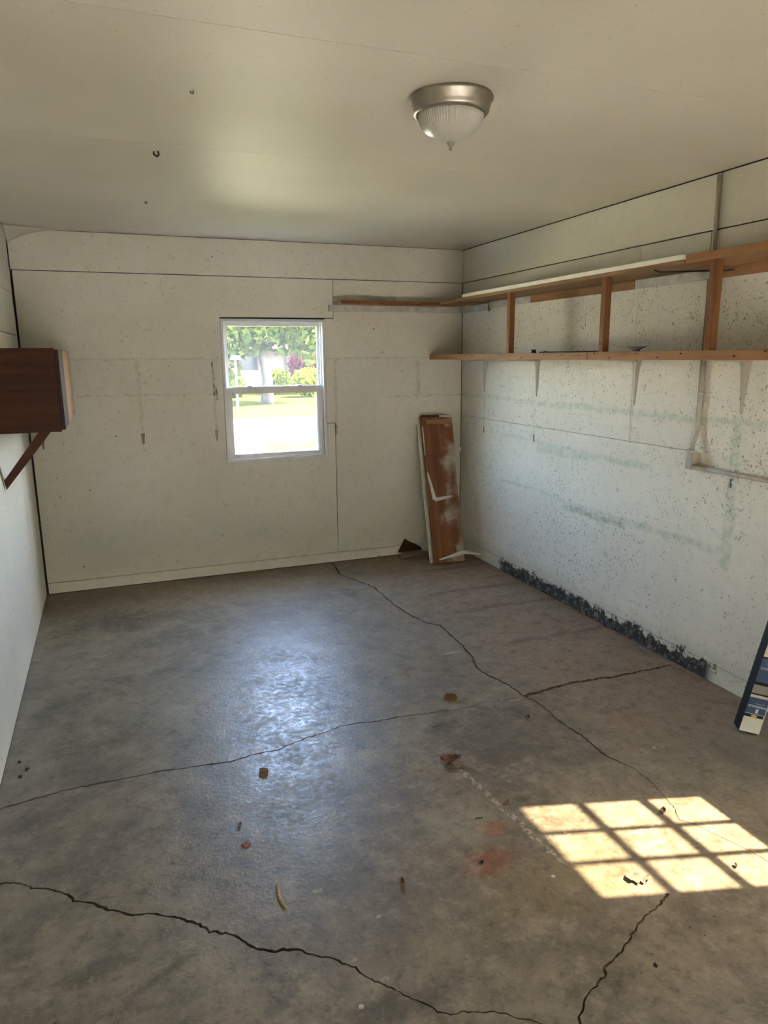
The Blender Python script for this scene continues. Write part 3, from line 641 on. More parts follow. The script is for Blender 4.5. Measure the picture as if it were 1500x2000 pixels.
# ================================================================== short shelf on the far wall
s2 = tag(empty('short_wall_shelf', (2.1, YB, 2.0)), 'short bare pine shelf on the far wall beside the window', 'shelf')
keep(box('shelf_board', 1.645, 2.66, YB-0.165, YB-0.001, 2.004, 2.021, M_PINE_X, None, 0.0015), s2)
keep(box('front_edge', 1.650, 2.66, YB-0.185, YB-0.1655, 2.002, 2.0235, M_PINE_Z, None, 0.0015), s2)
keep(box('cleat', 1.598, XR-0.020, YB-0.018, YB-0.0005, 1.956, 2.003, M_CLEATW, None, 0.0015), s2)
keep(box('cleat', XR-0.0185, XR-0.0005, 4.863, YB-0.02, 1.956, 2.003, M_CLEATW, None, 0.0015), s2)
keep(box('shelf_board', 2.4305, XR-0.001, 4.888, YB-0.1870, 2.004, 2.021, M_PLY_Y, None, 0.0015), s2)
keep(tube('hook', [(XR-0.02, 4.86, 1.985), (XR-0.027, 4.86, 1.985), (XR-0.027, 4.86, 1.945), (XR-0.03, 4.83, 1.945)], 0.003, M_NAIL), s2)

# ================================================================== ceiling light
LC = (1.118, 2.292)
lt = tag(empty('ceiling_light', (LC[0], LC[1], H)), 'dome ceiling light with nickel rim and ribbed frosted glass', 'ceiling light')
keep(lathe('mounting_pan', [(0.134, H-0.001), (0.137, H-0.006), (0.137, H-0.012), (0.131, H-0.018), (0.127, H-0.034), (0.124, H-0.038), (0.124, H-0.046), (0.118, H-0.054), (0.109, H-0.056), (0.106, H-0.050), (0.02, H-0.048)], LC, M_NICKEL), lt)
prof = [(0.105*r, H-0.047-0.088*t) for t, r in ((0, 1), (0.1, 0.998), (0.2, 0.985), (0.3, 0.962), (0.4, 0.930), (0.5, 0.882), (0.58, 0.83), (0.65, 0.765), (0.72, 0.685), (0.78, 0.60), (0.84, 0.49), (0.89, 0.38), (0.93, 0.28), (0.965, 0.19), (1.0, 0.11))]
keep(lathe('glass_dome', prof, LC, M_FROST, None, 288, lambda z: 0.0024 if z > H-0.080 else 0.0024*max(0, (z-(H-0.112))/0.032)), lt)
fz = H-0.135
keep(lathe('finial', [(0.004, fz+0.004), (0.011, fz+0.001), (0.0125, fz-0.003), (0.010, fz-0.009), (0.005, fz-0.012), (0.0045, fz-0.017), (0.0052, fz-0.019), (0.0035, fz-0.024), (0.0005, fz-0.025)], LC, M_NICKEL, None, 24), lt)

# ================================================================== hanging cabinet on the left wall
cb = tag(empty('wall_cabinet', (XL, 4.5, 1.266)), 'dark brown plywood cabinet hung on the left wall', 'cabinet')
cx1 = -0.232; cy0, cy1, cz0, cz1 = 3.945, 5.13, 1.266, 1.678
def cpart(name, x0, x1, y0, y1, z0, z1, mat, bevel=0.0015): return keep(box(name, x0, x1, y0, y1, z0, z1, mat, None, bevel), cb)
cpart('side_panel', XL+0.001, cx1, cy0, cy0+0.018, cz0, cz1, M_CABW)
cpart('side_panel', XL+0.001, cx1, cy1-0.018, cy1, cz0, cz1, M_CABW)
cpart('top_panel', XL+0.001, cx1-0.002, cy0+0.0185, cy1-0.0185, cz1-0.018, cz1, M_CABW)
cpart('bottom_panel', XL+0.001, cx1-0.002, cy0+0.0185, cy1-0.0185, cz0, cz0+0.018, M_CABW)
cpart('back_panel', XL+0.001, XL+0.008, cy0+0.0185, cy1-0.0185, cz0+0.0185, cz1-0.0185, M_CABW)
for y0, y1, mt, dz in ((cy0+0.003, cy0+0.385, M_CABK, 0.012), (cy0+0.39, cy0+0.79, M_CABD, 0.006), (cy0+0.796, cy1-0.004, M_CABD, 0.004)):
    d = cpart('door', cx1+0.001, cx1+0.019, y0, y1, cz0+0.006+dz*0.3, cz1-0.006-dz*0.3, mt, 0.002)
bm = bmesh.new(); a = Vector((XL+0.002, 0, 1.005)); b = Vector((-0.300, 0, cz0-0.001)); d = (b-a).normalized(); nn = Vector((d.z, 0, -d.x))
y0 = cy0+0.0; w = 0.046
P = [Vector((XL+0.002, 0, 1.035)), Vector((XL+0.002, 0, 0.995))+Vector((0.006, 0, -0.008)), Vector((-0.285, 0, cz0-0.0005)), Vector((-0.342, 0, cz0-0.0005))]
va = [bm.verts.new((p.x, y0, p.z)) for p in P]; vb = [bm.verts.new((p.x, y0+0.019, p.z)) for p in P]
bm.faces.new(va); bm.faces.new(vb[::-1])
for i in range(4): bm.faces.new((va[i], vb[i], vb[(i+1) % 4], va[(i+1) % 4]))
bmesh.ops.recalc_face_normals(bm, faces=bm.faces); keep(obj('brace', bm, M_BRACE, None), cb)
bm = bmesh.new(); va = [bm.verts.new((p.x, cy1-0.02, p.z)) for p in P]; vb = [bm.verts.new((p.x, cy1-0.001, p.z)) for p in P]
bm.faces.new(va); bm.faces.new(vb[::-1])
for i in range(4): bm.faces.new((va[i], vb[i], vb[(i+1) % 4], va[(i+1) % 4]))
bmesh.ops.recalc_face_normals(bm, faces=bm.faces); keep(obj('brace', bm, M_BRACE, None), cb)

# ================================================================== boards leaning in the far right corner
def frame_on(base, top, side):                       # local x = across, y = out of the board, z = up along the board
    z = (Vector(top)-Vector(base)).normalized(); x = Vector(side).normalized(); x = (x-z*x.dot(z)).normalized(); y = z.cross(x)
    M = Matrix((x, y, z)).transposed().to_4x4(); M.translation = Vector(base); return M
def wood_board(name):
    m = Mat(name); m.local(); X, Y, Z = (m.xyz(i) for i in range(3))
    g = m.noise(1.0, 5, 0.6, stretch=(24, 24, 1.6), dist=0.9)
    c = m.mix(m.sm(g, 0.3, 0.7), (0.155, 0.058, 0.022), (0.27, 0.115, 0.045))
    k = m.math('LESS_THAN', m.voro(6, 3), 0.06); c = m.mix(m.mul(k, 0.8), c, (0.03, 0.012, 0.006))
    q = m.mul(m.sm(m.add(X, m.sm(m.noise(7, 4), 0.3, 0.7, -0.09, 0.09)), 0.14, 0.24), m.sm(m.noise(3.0, 3, off=6), 0.38, 0.60))
    c = m.mix(m.mul(q, 0.85), c, (0.55, 0.50, 0.42))  # smeared white paint along one edge
    return m.bsdf(c, 0.6, 0, m.bump(g, 0.2, 0.001), 0.3)
M_BOARD = wood_board('old_shelf_wood')
def board(name, label, Mx, dims, mat, edge=None):
    o = tag(empty(name), label, 'board'); o.matrix_world = Mx
    x0, x1, y0, y1, z0, z1 = dims; box('plank', x0, x1, y0, y1, z0, z1, mat, o, 0.0015)
    return o
LB = Vector((2.300, 4.935, 0)); LT = Vector((2.331, YB-0.004, 1.195))
ML = frame_on(LB, LT, (1, 0, 0))                     # y axis of the frame points back into the wall
ymul = 1 if (ML.to_3x3() @ Vector((0, 1, 0))).y > 0 else -1
nx_, ny_, nz_ = 0.0, 0.0, 0.0
# white-edged plank at the back of the stack
Mw = frame_on(Vector((2.2885, 4.985, 0.0015)), Vector((2.313, YB-0.013, 1.13)), (1, 0, 0))
b1 = board('white_edged_plank', 'plank with white painted edge, behind the brown one leaning in corner', Mw, (0.0, 0.205, -0.0085, 0.0085, 0.004, 1.125), M_WHITEP)
Mf = frame_on(Vector((2.302, 4.940, 0.0135)), Vector((2.331, YB-0.036, 1.19)), (1, 0, 0))
b2 = board('brown_plank', 'brown plank with smeared white paint leaning in far right corner', Mf, (0.0, 0.268, -0.010, 0.010, 0.0, 1.185), M_BOARD)
box('nail_block', 0.03, 0.262, -0.0335, -0.0335+0.004, 1.118, 1.150, M_PINE_X, b2)
fz_ = -1 if (Mf.to_3x3() @ Vector((0, -1, 0))).y < 0 else 1
# short plank on the front of it, with a painted edge
b3 = board('short_plank', 'short stained plank lying on top of the leaning brown plank', Mf @ Matrix.Translation((0.004, fz_*0.0195, 0)), (0.0, 0.262, -0.009, 0.009, 0.862, 1.172), M_BOARD)
box('painted_edge', -0.0015, 0.0, -0.0085, 0.0085, 0.865, 1.10, M_WHITEP, b3)
for o in list(b2.children):
    if o.name.startswith('nail_block'): bpy.data.objects.remove(o)
box('end_batten', 0.028, 0.255, fz_*0.0095, fz_*0.0145, 1.115, 1.150, M_PINE_X, b3, 0.001)
box('end_cap', -0.004, 0.150, -0.0105, 0.0105, 1.1722, 1.188, M_BRACE, b3, 0.001)
box('painted_cap', 0.151, 0.264, -0.0105, 0.0105, 1.1722, 1.188, M_WHITEP, b3, 0.001)

def l_bracket(name, label, tip1, bend, tip2, w0=0.022, nrm=(0, -1, 0.1)):
    """a loose pressed-steel shelf bracket: two tapering legs with a raised rib, bent at the heel"""
    bm = bmesh.new(); n0 = Vector(nrm).normalized()
    for tip, s in ((tip1, 1), (tip2, -1)):
        a, b = Vector(bend), Vector(tip); d = (b-a).normalized(); side = d.cross(n0).normalized(); up = side.cross(d).normalized()
        if up.dot(n0) < 0: up = -up
        prev = None; n = 12
        for i in range(n+1):
            t = i/n; p = a+(b-a)*t; w = w0*(0.55-0.37*t) if t < 0.97 else w0*0.10; h = 0.007*(1-t)+0.002
            q = [bm.verts.new(p+side*x+up*z) for x, z in ((-w, 0), (-w*0.35, h*0.15), (0, h), (w*0.35, h*0.15), (w, 0), (w, -0.0015), (-w, -0.0015))]
            if prev:
                for k in range(7): bm.faces.new((prev[k], prev[(k+1) % 7], q[(k+1) % 7], q[k]))
            else: bm.faces.new(q)
            prev = q
        bm.faces.new(prev[::-1])
    bmesh.ops.recalc_face_normals(bm, faces=bm.faces)
    return tag(obj(name, bm, M_WHITEP, None), label, 'bracket', 'loose shelf brackets')
def on_plank(u, v, off=0.012): return Mf @ Vector((u, fz_*off, v))
l_bracket('shelf_bracket', 'loose white bracket standing against the middle of the brown plank', on_plank(0.012, 0.73, 0.014), on_plank(0.052, 0.505, 0.016), on_plank(0.195, 0.525, 0.05), 0.030, (0.0, -0.95, 0.35))
l_bracket('shelf_bracket', 'loose white bracket lying across the foot of the brown plank', (2.327, 4.90, 0.052), (2.540, 4.895, 0.094), (2.690, 4.88, 0.063), 0.030, (0.0, -0.75, 0.65))
# short white batten across the corner
o = box('white_batten', 2.52, XR-0.004, YB-0.021, YB-0.0005, 0.842, 0.878, M_WHITEP, None, 0.0015); tag(o, 'short white batten fixed to the far wall beside the leaning planks', 'batten')
# scraps on the floor beside the planks
o = prism('plywood_offcut', [(2.145, 0.028), (2.36, 0.028), (2.345, 0.055), (2.300, 0.085), (2.255, 0.105), (2.205, 0.138)], 1, YB-0.028, YB-0.014, M_BRACE)
tag(o, 'triangular brown plywood offcut propped against the far wall', 'offcut')
o = box('trim_strip', 0, 0.235, 0, 0.045, 0, 0.026, wood('trim_wood', (0.19, 0.12, 0.075), (0.27, 0.19, 0.125), 0, 0.6), None, 0.006)
o.location = (2.135, 5.222, 0.0005); o.rotation_euler = (0, 0, 0.06); tag(o, 'rounded wooden trim strip on the floor beside the leaning planks', 'wood strip')

# ================================================================== conduit on the right wall
cd = tag(empty('electrical_conduit', (XR, 2.742, 1.1)), 'cream painted conduit running down the right wall and turning towards the door', 'conduit')
RX = XR-0.013
keep(tube('vertical_pipe', [(RX, 2.744, 2.425), (RX, 2.742, 2.03)], 0.0095, M_CONDUIT), cd)
keep(tube('vertical_pipe', [(RX, 2.742, 1.962), (RX, 2.742, 1.617)], 0.0095, M_CONDUIT), cd)
keep(tube('vertical_pipe', [(RX, 2.742, 1.594), (RX, 2.744, 1.42), (RX, 2.745, 1.26), (RX-0.006, 2.748, 1.22), (RX-0.018, 2.752, 1.185), (RX-0.020, 2.753, 1.148)], 0.0105, M_CONDUIT), cd)
keep(tube('coupling', [(RX, 2.744, 1.445), (RX, 2.744, 1.425)], 0.0135, M_CONDUIT), cd)
keep(box('junction_box', XR-0.052, XR-0.0008, 2.730, 2.772, 1.058, 1.140, M_CONDUIT, None, 0.003), cd)
keep(box('clamp', XR-0.044, XR-0.024, 2.722, 2.784, 1.1405, 1.152, M_CONDUIT, None, 0.002), cd)
keep(box('mounting_ear', XR-0.005, XR-0.0008, 2.772, 2.815, 1.062, 1.092, M_CONDUIT, None, 0.001), cd)
keep(tube('elbow', [(XR-0.034, 2.742, 1.072), (XR-0.036, 2.726, 1.070), (XR-0.028, 2.70, 1.069), (XR-0.016, 2.67, 1.068)], 0.0125, M_CONDUIT), cd)
keep(tube('horizontal_pipe', [(XR-0.016, 2.67, 1.068), (XR-0.0135, 2.5, 1.067), (XR-0.0135, DY1+0.06, 1.066)], 0.0105, M_CONDUIT), cd)

# ================================================================== threshold carton leaning by the side door
M_CART_W = simple('carton_white', (0.62, 0.60, 0.52), 0.6, var=0.05, loc=True)
M_CART_K = simple('carton_black', (0.014, 0.015, 0.015), 0.6, var=0.2, loc=True, spec=0.2)
M_BLUE = simple('label_blue', (0.030, 0.062, 0.155), 0.5, var=0.06, loc=True)
M_INK = simple('label_white_ink', (0.62, 0.64, 0.66), 0.5, var=0.02, loc=True)
M_YEL = simple('label_yellow', (0.62, 0.40, 0.04), 0.5, var=0.05, loc=True)
M_PHOTO = simple('label_photo_grey', (0.27, 0.24, 0.23), 0.5, var=0.1, loc=True)
psi, th, tw = -0.459, 0.196, 0.056
e_ = Vector((math.cos(psi), math.sin(psi), 0)); s_ = Vector((-math.sin(psi), math.cos(psi), 0))
ax = math.sin(th)*e_+math.cos(th)*Vector((0, 0, 1)); nr = -math.cos(th)*e_+math.sin(th)*Vector((0, 0, 1))
n2 = math.cos(tw)*nr+math.sin(tw)*s_; s2_ = -math.sin(tw)*nr+math.cos(tw)*s_
Mc = Matrix((n2, s2_, ax)).transposed().to_4x4(); Mc.translation = Vector((2.518, 2.057, 0.0005))
ct = tag(empty('threshold_carton'), 'tall blue and white carton for a door threshold leaning on right wall', 'carton'); ct.matrix_world = Mc
CW, CT, CLN = 0.086, 0.064, 0.985
z_lift = max(0, -(Mc @ Vector((0, CT, 0))).z)
ct.location.z += z_lift
box('carton_body', 0, CW, 0, CT, 0, CLN, M_CART_W, ct, 0.001)
boxes('dark_side', [(CW-0.0005, CW+0.0012, -0.0008, CT, -0.0002, CLN)], M_CART_K, ct)
def lab(name, x0, x1, z0, z1, mat, lift=0.0006): return boxes(name, [(x0, x1, -lift, 0.0, z0, z1)], mat, ct)
lab('black_band', 0.006, CW, 0.072, 0.088, M_CART_K, 0.0008)
lab('white_rule', 0.004, CW, 0.0865, 0.0885, M_INK, 0.0012)
lab('blue_panel', 0.004, CW, 0.0885, 0.163, M_BLUE, 0.0008)
lab('photo_panel', 0.0, CW, 0.180, 0.222, M_PHOTO, 0.0008)
lab('dark_stripe', 0.0, CW, 0.176, 0.183, M_CART_K, 0.0010)
lab('dark_stripe', 0.0, CW, 0.222, 0.236, M_CART_K, 0.0010)
lab('blue_panel', 0.0, CW, 0.236, 0.345, M_BLUE, 0.0008)
lab('dark_stripe', 0.0, CW, 0.345, 0.352, M_CART_K, 0.0010)
lab('blue_panel', 0.0, CW, 0.5, 0.62, M_BLUE, 0.0008)
lab('white_tag', 0.034, 0.046, 0.093, 0.112, M_INK, 0.0014)
bm = bmesh.new(); ring = [bm.verts.new((0.045+0.013*math.cos(t), -0.0016, 0.079+0.0062*math.sin(t))) for t in [k*math.pi/14 for k in range(28)]]; bm.faces.new(ring); obj('oval_logo', bm, M_YEL, ct)
def lettering(txt, size, cx, cz, bold=0.0, lift=0.0016):
    cu = bpy.data.curves.new('lettering', 'FONT'); cu.body = txt; cu.size = size; cu.align_x = 'CENTER'; cu.align_y = 'CENTER'; cu.offset = bold; cu.resolution_u = 3
    tmp = bpy.data.objects.new('lettering_tmp', cu); COL.objects.link(tmp); dg = bpy.context.evaluated_depsgraph_get()
    me = bpy.data.meshes.new_from_object(tmp.evaluated_get(dg)); bpy.data.objects.remove(tmp)
    # the label stands on its head: text right = +local x of the face mirrored, reading upside down
    me.transform(Matrix(((1, 0, 0, cx), (0, 0, 1, -lift), (0, -1, 0, cz), (0, 0, 0, 1))) @ Matrix.Scale(1, 4))
    me.materials.clear(); me.materials.append(M_INK)
    o = bpy.data.objects.new('lettering', me); COL.objects.link(o); o.parent = ct; return o
lettering('THRESHOLD', 0.0135, 0.043, 0.124, 0.0004)
lettering('LOW PROFILE', 0.0062, 0.036, 0.137)
lettering('THRESHOLD', 0.0135, 0.043, 0.30, 0.0004)

# ================================================================== litter on the floor
M_LEAF = simple('dead_leaf', (0.17, 0.095, 0.05), 0.7, var=0.35, scale=60)
M_LEAFP = simple('pale_dead_leaf', (0.22, 0.135, 0.105), 0.7, var=0.2, scale=60)
M_POD = simple('dry_pod', (0.36, 0.25, 0.12), 0.6, var=0.2, scale=50)
M_CHIP = wood('wood_chip', (0.11, 0.055, 0.025), (0.21, 0.11, 0.05), 0, 0.7, loc=True, knots=False)
M_BUG = simple('black_crumb', (0.02, 0.018, 0.015), 0.7)
def leaf(name, label, x, y, ln, wd, ang, curl, mat, lobes=0, seed=0, cat='leaf'):
    rnd = random.Random(seed); bm = bmesh.new(); nu, nv = 22, 8; g = []
    for i in range(nu+1):
        t = i/nu; w = wd*0.5*(math.sin(math.pi*min(1, max(0, t))**0.9)**0.75+0.03)
        if lobes: w *= 0.62+0.5*abs(math.sin(t*math.pi*lobes))
        row = []
        for j in range(nv+1):
            s = j/nv*2-1; px = (t-0.5)*ln; py = s*w
            z = curl*(abs(s)**1.6*0.5+0.9*(2*t-1)**2*0.5)+0.12*wd*mnoise.noise(Vector((t*4+seed, s*2, seed)))
            row.append([px, py, z])
        g.append(row)
    zm = min(p[2] for r in g for p in r); ca, sa = math.cos(ang), math.sin(ang)
    vv = [[bm.verts.new((x+p[0]*ca-p[1]*sa, y+p[0]*sa+p[1]*ca, p[2]-zm+0.0016)) for p in r] for r in g]
    for i in range(nu):
        for j in range(nv): bm.faces.new((vv[i][j], vv[i+1][j], vv[i+1][j+1], vv[i][j+1]))
    o = obj(name, bm, mat, None, True); s = o.modifiers.new('thick', 'SOLIDIFY'); s.thickness = 0.0008; s.offset = 1
    return tag(o, label, cat)
leaf('dead_leaf', 'large curled brown leaf beside the white paint drips', 1.181, 2.364, 0.085, 0.062, -0.25, 0.030, M_LEAF, 3, 1)
leaf('dead_leaf', 'pale lobed leaf lying in the patch of sunlight', 1.436, 1.544, 0.080, 0.050, -0.35, 0.006, M_LEAFP, 4, 2)
leaf('dead_leaf', 'small crumpled leaf near the meeting of the cracks', 1.660, 2.548, 0.036, 0.026, 0.6, 0.018, M_LEAF, 2, 3)
leaf('dead_leaf', 'tiny pale leaf scrap left of the crumpled leaf', 1.238, 2.634, 0.026, 0.016, 0.3, 0.010, M_LEAFP, 2, 4)
leaf('dead_leaf', 'small leaf scrap at the corner of the sunlit patch', 1.251, 2.035, 0.034, 0.016, 0.9, 0.010, M_LEAF, 2, 5)
leaf('dead_leaf', 'small upturned leaf in the far row of sunlit squares', 1.748, 1.782, 0.030, 0.022, 0.7, 0.016, M_LEAFP, 2, 6)
leaf('dead_leaf', 'small brown leaf scrap left of the rust stain', 0.735, 1.802, 0.032, 0.018, 1.2, 0.012, M_LEAF, 2, 7)
leaf('dead_leaf', 'dark crumpled scrap on the rust stain', 1.008, 1.786, 0.022, 0.015, 0.4, 0.010, M_BUG, 2, 8)
leaf('dead_leaf', 'tiny pale shell at the right of the sunlit patch', 1.766, 1.473, 0.018, 0.013, 1.1, 0.010, M_LEAFP, 0, 9)
leaf('dead_leaf', 'tiny faded brown scrap above the red chip', 0.307, 2.274, 0.030, 0.012, 1.1, 0.006, M_LEAF, 2, 10)
leaf('insect_husk', 'small black husk on the floor right of the branching crack', 1.252, 1.257, 0.016, 0.013, 1.2, 0.008, M_BUG, 0, 11, 'husk')
# dry seed pod: a curved tapering tube
pts, rad = [], []
for i in range(15):
    t = i/14; a = -0.9+1.8*t; pts.append((0.385-0.030*math.cos(a)+0.006, 1.886+0.058*math.sin(a)/0.78, 0.0035+0.001*math.sin(t*9))); rad.append(0.0006+0.0062*math.sin(math.pi*t)**0.6)
bm = bmesh.new(); bm_tube(bm, pts, rad, 8)
for v in bm.verts: v.co.z = 0.0005+(v.co.z+0.003)*0.6
o = obj('seed_pod', bm, M_POD, None, True); tag(o, 'curved tan seed pod lying on the open floor', 'seed pod')
def chunk(name, label, x, y, dx, dy, dz, ang, mat, seed, cat='wood chip'):
    rnd = random.Random(seed); bm = bmesh.new(); bm_box(bm, -dx/2, dx/2, -dy/2, dy/2, 0, dz)
    bmesh.ops.subdivide_edges(bm, edges=bm.edges[:], cuts=3, use_grid_fill=True)
    for v in bm.verts:
        k = 1-0.28*(v.co.z/dz)*rnd.random(); v.co.x *= k; v.co.y *= k
        if v.co.z > 0.001: v.co.z += dz*0.22*mnoise.noise(Vector((v.co.x*60+seed, v.co.y*60, v.co.z*60)))
    o = obj(name, bm, mat); o.location = (x, y, 0.0003); o.rotation_euler = (0, 0, ang); return tag(o, label, cat)
chunk('wood_chunk', 'dark wood chunk on the floor left of the crack junction', 1.424, 2.858, 0.058, 0.032, 0.024, -0.75, M_CHIP, 1)
chunk('wood_chunk', 'square brown wood chunk below the glossy patch of floor', 0.453, 2.568, 0.036, 0.030, 0.014, -0.35, M_CHIP, 2)
chunk('wood_chunk', 'thin red-brown chip on the open floor above the seed pod', 0.309, 2.165, 0.026, 0.022, 0.005, 0.5, simple('red_chip', (0.20, 0.075, 0.04), 0.7, loc=True), 3)
o = tube('twig', [(1.098, 1.996, 0.003), (1.108, 1.999, 0.004), (1.118, 1.993, 0.003), (1.126, 1.995, 0.003)], 0.0022, M_BUG); tag(o, 'tiny black twig above the rust stain', 'twig')
for i, (x, y, lb) in enumerate([(-0.455, 2.90, 'black crumb in the cluster by the left wall, nearest crumb'), (-0.435, 2.95, 'black crumb in the cluster by the left wall, middle crumb'), (-0.470, 3.02, 'black crumb by the left wall, farthest of the cluster')]):
    chunk('dirt_crumb', lb, x, y, 0.014, 0.010, 0.006, i, M_BUG, 20+i, 'crumb')
# hooks in the ceiling
for x, y, s, lb in ((0.255, 3.243, 1.0, 'largest black hook in the ceiling, left of the light'), (0.321, 2.510, 0.45, 'tiny black hook in the ceiling above the largest hook'), (0.270, 4.240, 0.55, 'small black hook in the ceiling near the far wall')):
    o = tube('ceiling_hook', [(x, y, H+0.002), (x, y, H-0.012*s), (x+0.012*s, y-0.01*s, H-0.022*s), (x+0.018*s, y-0.020*s, H-0.016*s), (x+0.014*s, y-0.03*s, H-0.008*s)], 0.0036*s, M_NAIL); tag(o, lb, 'hook')

# ================================================================== outside
GZ = -0.10
m = Mat('lawn'); n = m.noise(0.5, 5); n2 = m.noise(9, 4, off=2)
c = m.mix(m.sm(n, 0.3, 0.7), (0.018, 0.021, 0.0045), (0.026, 0.028, 0.0065)); c = m.mix(m.mul(m.sm(n2, 0.4, 0.7), 0.5), c, (0.034, 0.034, 0.009))
d = m.n.new('ShaderNodeBsdfDiffuse'); m.put(d.inputs[0], c); m.t.links.new(d.outputs[0], m.out.inputs[0]); M_GRASS = m.m
M_ROAD = simple('pale_pavement', (0.50, 0.48, 0.45), 0.8, var=0.08, scale=1.5)
bm = bmesh.new()
for q in ((-90, XL-0.13, -60, 120), (XR+0.13, 90, -60, 120), (XL-0.13, XR+0.13, YB+0.13, 120), (XL-0.13, XR+0.13, -60, YF-0.12)):
    bm.faces.new([bm.verts.new(p) for p in ((q[0], q[2], GZ), (q[1], q[2], GZ), (q[1], q[3], GZ), (q[0], q[3], GZ))])
lawn = obj('lawn', bm, M_GRASS); struct(lawn, 'sunlit green lawn outside the window', 'lawn')
o = box('street', -90, 90, 0, 6.1, GZ-0.05, GZ+0.012, M_ROAD); o.location = (0, 14.75, 0); o.rotation_euler = (0, 0, math.radians(-4.5)); struct(o, 'pale sunlit street crossing the view outside', 'street')
o = box('bounce_apron', XL-0.2, XR+0.2, YF-0.85, YF-0.125, GZ-0.05, -0.012, M_ROAD); struct(o, 'unseen pale apron added to bounce sunlight in under the garage door', 'apron')  # unseen; added pale so sunlight bounces through the gap to the ceiling
o = box('driveway', XL-0.2, XR+0.2, -12.0, YF-0.855, GZ-0.05, -0.02, simple('asphalt', (0.05, 0.05, 0.05), 0.9)); struct(o, 'unseen driveway behind the viewer, made dark to limit bounced light', 'driveway')  # unseen; kept dark so little bounced light reaches the far wall
o = box('bounce_pad', -9, 2.0, 8.8, 12.4, GZ-0.05, GZ+0.015, simple('bounce_sand', (0.34, 0.32, 0.215), 0.95, var=0.12, scale=30)); struct(o, 'unseen pale pad added outside to bounce sunlight in through the window', 'gravel')  # added out of view; reflects sunlight through the window onto the ceiling
M_BARK = simple('bark', (0.055, 0.042, 0.035), 0.9, var=0.3, scale=6)
def leafmat(name, a, b):
    m = Mat(name); n = m.noise(3.0, 3); f = m.noise(0.7, 3, off=3)
    c = m.mix(m.sm(n, 0.3, 0.7), a, b); c = m.mix(m.mul(m.sm(f, 0.4, 0.65), 0.5), c, tuple(x*0.45 for x in a))
    d = m.n.new('ShaderNodeBsdfDiffuse'); t = m.n.new('ShaderNodeBsdfTranslucent'); m.put(d.inputs[0], c); m.put(t.inputs[0], c)
    mx = m.n.new('ShaderNodeMixShader'); mx.inputs[0].default_value = 0.35
    m.t.links.new(d.outputs[0], mx.inputs[1]); m.t.links.new(t.outputs[0], mx.inputs[2]); m.t.links.new(mx.outputs[0], m.out.inputs[0]); return m.m
M_LF1 = leafmat('tree_leaves', (0.040, 0.066, 0.011), (0.105, 0.118, 0.024))
M_LF2 = leafmat('hedge_leaves', (0.022, 0.042, 0.012), (0.050, 0.070, 0.018))
M_LF3 = leafmat('yellow_green_leaves', (0.11, 0.13, 0.010), (0.16, 0.165, 0.016))
M_PINK = leafmat('pink_blossom', (0.13, 0.030, 0.040), (0.18, 0.05, 0.058))
def foliage(name, blobs, n, size, mat, parent, seed):
    rnd = random.Random(seed); V, Fc = [], []; tot = sum(b[3]*b[4]*b[5] for b in blobs)
    for b in blobs:
        for _ in range(max(4, int(n*b[3]*b[4]*b[5]/tot))):
            d = Vector((rnd.gauss(0, 1), rnd.gauss(0, 1), rnd.gauss(0, 1))).normalized()*(0.55+0.45*rnd.random())
            p = Vector((b[0]+d.x*b[3], b[1]+d.y*b[4], b[2]+d.z*b[5]))
            if p.z < GZ+0.02: continue
            a = Vector((rnd.gauss(0, 1), rnd.gauss(0, 1), rnd.gauss(0, 1)-0.4)).normalized(); c = a.cross(Vector((rnd.gauss(0, 1), rnd.gauss(0, 1), rnd.gauss(0, 1)))).normalized()
            s = size*(0.6+0.8*rnd.random()); k = len(V)
            V += [p-a*s, p+c*s*0.42, p+a*s, p-c*s*0.42]; Fc.append((k, k+1, k+2, k+3))
    me = bpy.data.meshes.new(name); me.from_pydata([tuple(v) for v in V], [], Fc); me.materials.append(mat)
    o = bpy.data.objects.new(name, me); COL.objects.link(o); o['kind'] = 'stuff'; keep(o, parent); return o
def tree(name, label, x, y, h, r, n, mat, seed, blobs, size=0.16, rt=0.2, cat='tree', group=None):
    t = tag(empty(name, (x, y, GZ)), label, cat, group)
    keep(tube('trunk', [(x, y, GZ-0.02), (x+0.05, y, GZ+0.9), (x-0.12, y, GZ+2.0), (x-0.06, y+0.1, h*0.75)], [rt*1.35, rt*0.95, rt*0.85, rt*0.3], M_BARK), t)
    for i, (dx, dy, dz) in enumerate(((1.6, 0.2, 1.0), (-1.5, -0.3, 1.2), (0.6, -0.9, 1.8), (-0.5, 1.0, 1.6))):
        keep(tube('branch', [(x-0.06, y, GZ+2.0+0.2*i), (x+dx*0.5*r/3, y+dy*0.5, GZ+2.3+dz*0.5), (x+dx*r/3, y+dy, GZ+2.3+dz)], [rt*0.45, rt*0.3, rt*0.12], M_BARK), t)
    foliage('foliage', blobs, n, size, mat, t, seed); return t
tree('shade_tree', 'tall leafy tree with pale trunk across the street', 5.66, 27.3, 7.5, 3.5, 30000, M_LF1, 1,
     [(5.6, 27.3, 5.0, 3.6, 3.2, 2.5), (4.3, 26.9, 2.75, 1.3, 1.0, 0.75), (6.4, 26.6, 2.75, 1.6, 0.9, 0.65), (5.3, 26.3, 2.6, 1.0, 0.6, 0.5), (3.9, 26.9, 2.45, 1.25, 1.1, 1.15), (7.1, 27.0, 2.75, 1.5, 1.2, 0.85), (5.3, 27.2, 2.9, 1.6, 1.5, 0.6), (4.2, 27.6, 1.4, 0.55, 0.6, 1.0), (4.9, 26.8, 2.0, 0.7, 0.5, 0.35), (6.3, 26.9, 2.0, 0.8, 0.5, 0.30), (7.3, 26.9, 1.75, 0.5, 0.4, 0.5)])
